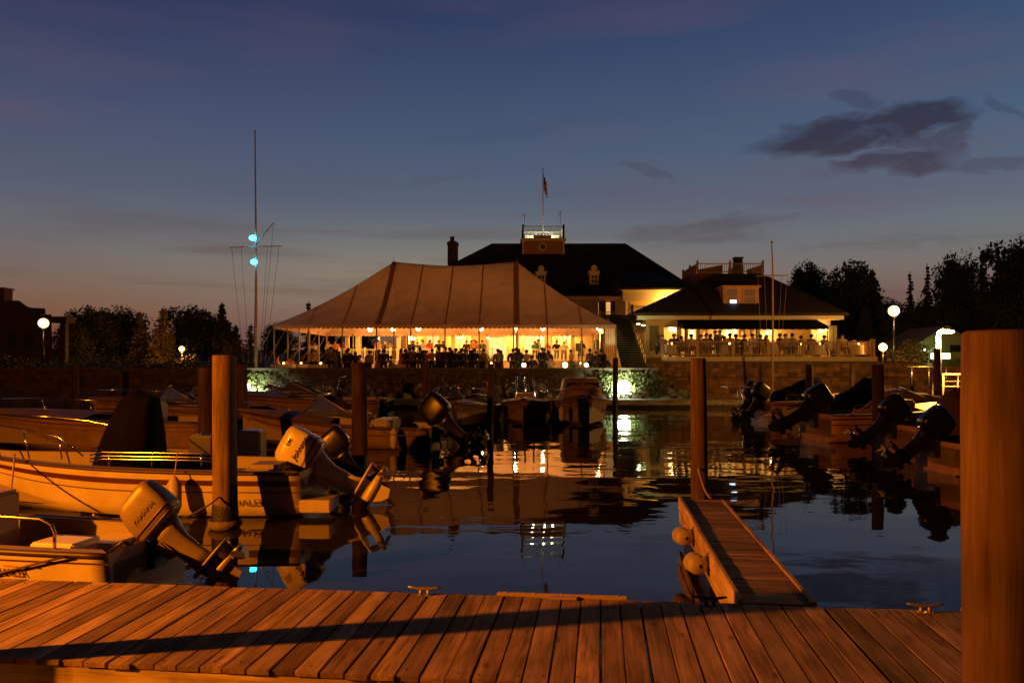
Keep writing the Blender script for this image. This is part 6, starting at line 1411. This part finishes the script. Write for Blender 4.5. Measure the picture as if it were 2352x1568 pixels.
for i, (xd, Y, cl, ps, w_) in enumerate([(776, 49.6, 'black dress', 'talk', 'second row behind the third pole'), (803, 49.2, 'grey jacket', 'stand', 'between the two halves of the dark pair'), (930, 49.4, 'dark suit', 'talk', 'second row left of the fifth pole'), (945, 49.5, 'tan jacket', 'stand', 'second row at the fifth tent pole'),
    (971, 49.2, 'grey jacket', 'stand', 'in the second row of the big group'), (1015, 48.7, 'grey jacket', 'drink', 'raising a glass beside the sixth tent pole'), (1030, 48.9, 'dark suit', 'drink', 'drinking right of the sixth tent pole'), (1046, 48.2, 'dark suit', 'stand', 'fourth right of the sixth tent pole'), (1073, 48.3, 'grey jacket', 'talk', 'talking left of the seventh tent pole'), (1084, 48.6, 'black dress', 'stand', 'in black left of the seventh tent pole'),
    (1186, 49.0, 'grey jacket', 'talk', 'behind the tallest silhouette at the steps'), (1241, 48.2, 'dark suit', 'stand', 'left of the ninth tent pole'), (1255, 48.9, 'black dress', 'talk', 'below the ninth tent pole'), (1381, 48.9, 'dark suit', 'talk', 'second from the gathered curtain')]):
    person(xd, Y, G, cl, ps, T + w_, 180 + 30 * (i % 5 - 2))
Pq = 'on the porch '
porch = [(722, 64.8, 'white shirt', 'talk', 'farthest left, arms on the rail', 0), (733, 65.2, 'grey jacket', 'sit', 'second from the left end', 30), (751, 64.7, 'cream jacket', 'stand', 'left of the first pair of lit columns', 0), (775, 64.8, 'orange top', 'talk', 'left of the tall lit column, by the rail', 20), (783, 65.4, 'red dress', 'stand', 'beside the tall lit column at the left', 0),
 (866, 64.9, 'orange top', 'stand', 'left of the column under the second tent lamp', 10), (888, 65.6, 'dark suit', 'talk', 'left of the column below the tall lamp', 20), (895, 64.8, 'tan jacket', 'stand', 'touching the column below the tall lamp', 330), (944, 65.4, 'dark suit', 'stand', 'right of the pair of wall lamps', 0), (959, 66.2, 'blue shirt', 'talk', 'before the red wall glow', 10), (975, 66.5, 'white shirt', 'drink', 'raising a glass before the lit wall', 10),
 (991, 64.9, 'red dress', 'stand', 'left of the sixth tent pole behind the rail', 0), (1004, 65.2, 'dark suit', 'talk', 'just right of the sixth tent pole', 340), (1014, 66.0, 'black dress', 'stand', 'in the background right of the sixth tent pole', 0), (1068, 63.6, 'dark suit', 'stand', 'standing tall left of the group by the door', 0), (1082, 65.5, 'tan jacket', 'talk', 'first of the cluster left of the lit door', 20), (1090, 64.8, 'orange top', 'stand', 'second of the cluster left of the lit door', 0), (1098, 65.9, 'dark suit', 'talk', 'third of the cluster left of the lit door', 330), (1107, 65.0, 'grey jacket', 'stand', 'last of the cluster left of the lit door', 0),
 (1226, 65.0, 'green top', 'talk', 'in front of the wide lit window', 10), (1237, 65.4, 'tan jacket', 'stand', 'beside the guest in green', 350), (1262, 65.2, 'red dress', 'talk', 'at the ninth tent pole behind the rail', 0), (1276, 65.6, 'dark suit', 'stand', 'left of the guest in white', 0), (1290, 64.7, 'white shirt', 'drink', 'leaning on the right-hand rail', 20), (1336, 65.2, 'black dress', 'stand', 'between the two black loudspeakers', 0)]
for a in porch: person(a[0], a[1], PF, a[2], a[3], Pq + a[4], a[5], sc_=random.Random(a[0] + 3).uniform(.94, 1.04))
rs = [(1524, 'grey jacket', 'alone by the shutters'), (1552, 'dark suit', 'under the big bright lamp'), (1567, 'tan jacket', 'right of the big bright lamp'), (1588, 'white shirt', 'below the first sconce pair'), (1604, 'dark suit', 'just right of the first sconce pair'), (1620, 'grey jacket', 'below the leftmost sailboat picture'), (1632, 'black dress', 'left of the waiter'), (1662, 'dark suit', 'directly right of the waiter'), (1680, 'orange top', 'below the second sconce pair'), (1697, 'tan jacket', 'below the third sailboat picture'),
      (1711, 'dark suit', 'right of the third sailboat picture'), (1730, 'white shirt', 'below the rightmost sailboat picture'), (1745, 'grey jacket', 'left of the pale mast'), (1757, 'black dress', 'touching the pale mast'), (1790, 'dark suit', 'first right of the mast'), (1806, 'tan jacket', 'second right of the mast'), (1822, 'cream jacket', 'third right of the mast'), (1846, 'dark suit', 'fourth right of the mast'), (1862, 'grey jacket', 'left of the rightmost sconce'), (1893, 'dark suit', 'below the rightmost sconce'), (1930, 'tan jacket', 'at the far right end')]
def chair_proto():
    t = thing('dining_chair', 'c', 'chair'); t['_o'] = (0, 0, 0); m = mat('white_chair', (.45, .38, .3), .5)
    MB().box(-.21, .21, -.2, .22, .43, .46, bev=.01).build('seat', m, t)
    mb = MB().box(-.2, -.17, .19, .22, .46, .92).box(.17, .2, .19, .22, .46, .92).box(-.17, .17, .195, .215, .84, .92)
    for x in (-.08, 0, .08): mb.box(x - .012, x + .012, .197, .213, .46, .84)
    mb.build('backrest', m, t)
    for x in (-.19, .19):
        for y in (-.18, .2): MB().cyl((x, y, 0), (x, y, .43), .018, n=6).build('leg', m, t)
    return t
chp = chair_proto(); chn = [0]
def chair(loc, rz, label):
    o = chp if chn[0] == 0 else copy_tree(chp); chn[0] += 1; o['label'] = label; o.location = loc; o.rotation_euler.z = rz; o['group'] = 'chairs of the seated guests'
for i, (xd, cl, wh) in enumerate(rs):
    r_ = random.Random(xd); Y = 48.9 + (i * 7 % 5) * .45; dg_ = r_.choice((0, 30, 150, 200, 90))
    person(xd, Y, DKZ + .03, cl, 'sit', 'on the restaurant deck ' + wh, dg_, sc_=1.06, group='diners on the restaurant deck'); chair((ax(xd, Y), Y, DKZ), R(dg_), f'dining chair holding the diner in {cl} {wh}')
person(1645, 50.4, DKZ, 'grey jacket', 'drink', 'on the restaurant deck, the only one standing tall, like a waiter', 40, group='diners on the restaurant deck')
person(1655, 50.9, DKZ, 'white shirt', 'talk', 'on the restaurant deck standing half behind the waiter', 330, group='diners on the restaurant deck')
person(1652 - 100, 47.9 - .5 + .45, 1.93 + .35, 'white shirt', 'stand', 'by the deck railing above the candle reflections at the left', 0, group='diners on the restaurant deck') if False else None
# tables with cloths, candles
def table_proto():
    t = thing('round_table', 't', 'table'); t['_o'] = (0, 0, 0)
    MB().cyl((0, 0, .71), (0, 0, .735), .72, n=28).build('tabletop', beamwood, t)
    MB().cyl((0, 0, .02), (0, 0, .71), .04, n=8).cyl((0, 0, 0), (0, 0, .03), .3, n=16).build('pedestal', black, t); return t
tp = table_proto()
def cloth_proto():
    n = 40; prof = [(0, .0), (.5, .0), (.735, -.002), (.75, -.03), (.78, -.3), (.82, -.62)]
    vs = []
    for r_, z in prof:
        for j in range(n): a = 2 * PI * j / n; k_ = 1 + (.06 * math.sin(a * 9) * (-z)); vs.append((math.cos(a) * r_ * k_, math.sin(a) * r_ * k_, z))
    return MB().add(vs, [(i * n + j, i * n + (j + 1) % n, (i + 1) * n + (j + 1) % n, (i + 1) * n + j) for i in range(len(prof) - 1) for j in range(n)], True).build('tablecloth', mat('white_cloth', (.62, .56, .48), .85))
cp = cloth_proto()
def lantern_proto():
    t = thing('candle_lantern', 'l', 'candle'); t['_o'] = (0, 0, 0)
    MB().lathe([(.05, 0), (.06, .02), (.055, .11), (.045, .12)], n=12).build('glass', emis('candle_glow', (1, .42, .08), 14), t)
    MB().cyl((0, 0, -.004), (0, 0, .006), .075, n=12).build('base', black, t); return t
cnp = lantern_proto(); k0 = [0]
def table(xd, Y, z, where, small=1.0):
    X = ax(xd, Y); o = tp if not k0[0] else copy_tree(tp); c = cp if not k0[0] else cp.copy(); l = cnp if not k0[0] else copy_tree(cnp)
    if k0[0]: col.objects.link(c)
    k0[0] += 1
    o.location = (X, Y, z); o.scale = (small, small, 1); c.location = (X, Y, z + .742); c.scale = (small, small, 1); l.location = (X + .1, Y - .2, z + .752)
    tag(o, 'round dining table ' + where, 'table', 'round tables of the party'); tag(c, 'white cloth draped over the table ' + where, 'tablecloth', 'white tablecloths'); tag(l, 'small glowing candle lantern on the table ' + where, 'candle', 'candle lanterns on the tables')
for a in [(650, 49.5, G, 'at the left corner of the tent'), (690, 51.5, G, 'between the first and second front tent poles'), (735, 48.9, G, 'left of the third front tent pole'), (826, 50.3, G, 'left of the fourth tent pole'), (918, 49.6, G, 'left of the fifth tent pole'), (1000, 51.2, G, 'left of the sixth tent pole'), (1125, 49.8, G, 'beside the leafy shrub under the tent'), (1240, 50.8, G, 'left of the ninth tent pole'), (1330, 49.8, G, 'below the tenth tent pole'), (1390, 49.9, G, 'by the gathered curtain')]: table(*a)
for xd, Y, w_ in [(1538, 48.8, 'at the left end of the restaurant deck'), (1612, 49.6, 'below the leftmost sailboat picture'), (1670, 48.7, 'right of the waiter on the restaurant deck'), (1720, 50.0, 'below the rightmost sailboat picture'), (1770, 48.8, 'around the pale mast on the restaurant deck'), (1835, 50.2, 'before the closed wall section of the restaurant'), (1877, 48.8, 'near the rightmost sconce'), (1965, 49.2, 'at the right end of the restaurant deck')]: table(xd, Y, DKZ, w_, .62)
# loudspeakers on the porch
for xd, y0, y1, lab in ((1328, 788, 806, 'lower black loudspeaker on a stand left of the tenth tent pole'), (1371, 780, 803, 'taller black loudspeaker on a stand next to the gathered curtain')):
    Y = 62.0 if xd > 1350 else 63.2; a, b = ax(xd - 6, Y), ax(xd + 7, Y); t = thing('loudspeaker', lab, 'loudspeaker', ((a + b) / 2, Y, 1.93))
    MB().box(a, b, Y, Y + .35, az(y1, Y), az(y0, Y), bev=.03).build('cabinet', black, t, True)
    MB().box(a + .04, b - .04, Y - .012, Y - .001, az(y1, Y) + .05, az(y0, Y) - .05).build('grille', mat('speaker_grille', (.03, .03, .03), .6), t, True)
    mb = MB().cyl(((a + b) / 2, Y + .15, 1.93), ((a + b) / 2, Y + .15, az(y1, Y)), .025, n=8)
    for k in range(3): an = k * 2.1; mb.cyl(((a + b) / 2, Y + .15, 2.5), ((a + b) / 2 + .4 * math.cos(an), Y + .15 + .4 * math.sin(an), 1.94), .015, n=6)
    mb.build('stand', black, t, True)
for xd, Y, lab in ((1478, 47.9, 'dark planter shrub at the left end of the restaurant deck'),):
    place(b1, xd, 826, Y, lab, 3, 1.6, rz=2.2)

# ------------------------------------------------------------------ ropes and fenders of the boats
rp = mat('mooring_rope', (.38, .30, .20), .9)
def line(label, a, b, sag=.35, r=.014):
    a, b = Vector(a), Vector(b); t = thing('mooring_line', label, 'rope', tuple(a)); n = 14
    MB().tube([a.lerp(b, i / n) - Vector((0, 0, sag * 4 * (i / n) * (1 - i / n))) for i in range(n + 1)], r, 6).build('rope', rp, t, True)
line('pale rope from the thick left pile to the striped white boat', (-4.3, 11.6, 1.15), (-4.6, 12.35, .86), .12)
line('second rope hanging from the thick left pile towards the near skiff', (-4.35, 11.55, .5), (-4.9, 9.1, .72), .25)
line('slack rope from the cuddy boat stern to the dark pile before it', (ax(975, 22.3), 22.3, .7), (ax(826, 18.2), 18.2, 1.3), .4)
line('long bow rope of the striped white boat running left', (ax(60, 13), 12.7, 1.0), (ax(-60, 9), 9.5, .7), .3)
line('rope from the pile at the finger dock end down to the finger dock', (ax(1600, 11.5), 11.4, .95), (ax(1628, 11), 10.9, .60), .08)
line('rope from the boat with the long black outboard to the pile before it', (ax(1880, 25.4), 25.4, .8), (ax(2014, 22.6), 22.6, 1.5), .3)
def bfender(x, y, z, label, L=.5, r=.11):
    t = thing('boat_fender', label, 'fender', (x, y, z)); MB().lathe([(.02, -L / 2 - .03), (r * .6, -L / 2), (r, -L / 2 + .08), (r, L / 2 - .08), (r * .6, L / 2), (.03, L / 2 + .05)], (x, y, z), 16).build('body', fend, t, True)
    MB().cyl((x, y, z + L / 2 + .03), (x, y + .12, z + L / 2 + .4), .010, n=6).build('rope', rp, t, True)
bfender(ax(400, 12.15), 12.15, .42, 'white sausage fender on the side of the striped white boat')
bfender(ax(905, 21.9), 21.85, .35, 'pale fender hanging from the cuddy boat near its stern')
bfender(ax(1290, 30.2), 30.2, .5, 'pale fender hanging at the bow of the white cabin boat')
for o in list(bpy.data.objects):
    if '_o' in o: del o['_o']
    if '_h' in o: del o['_h']
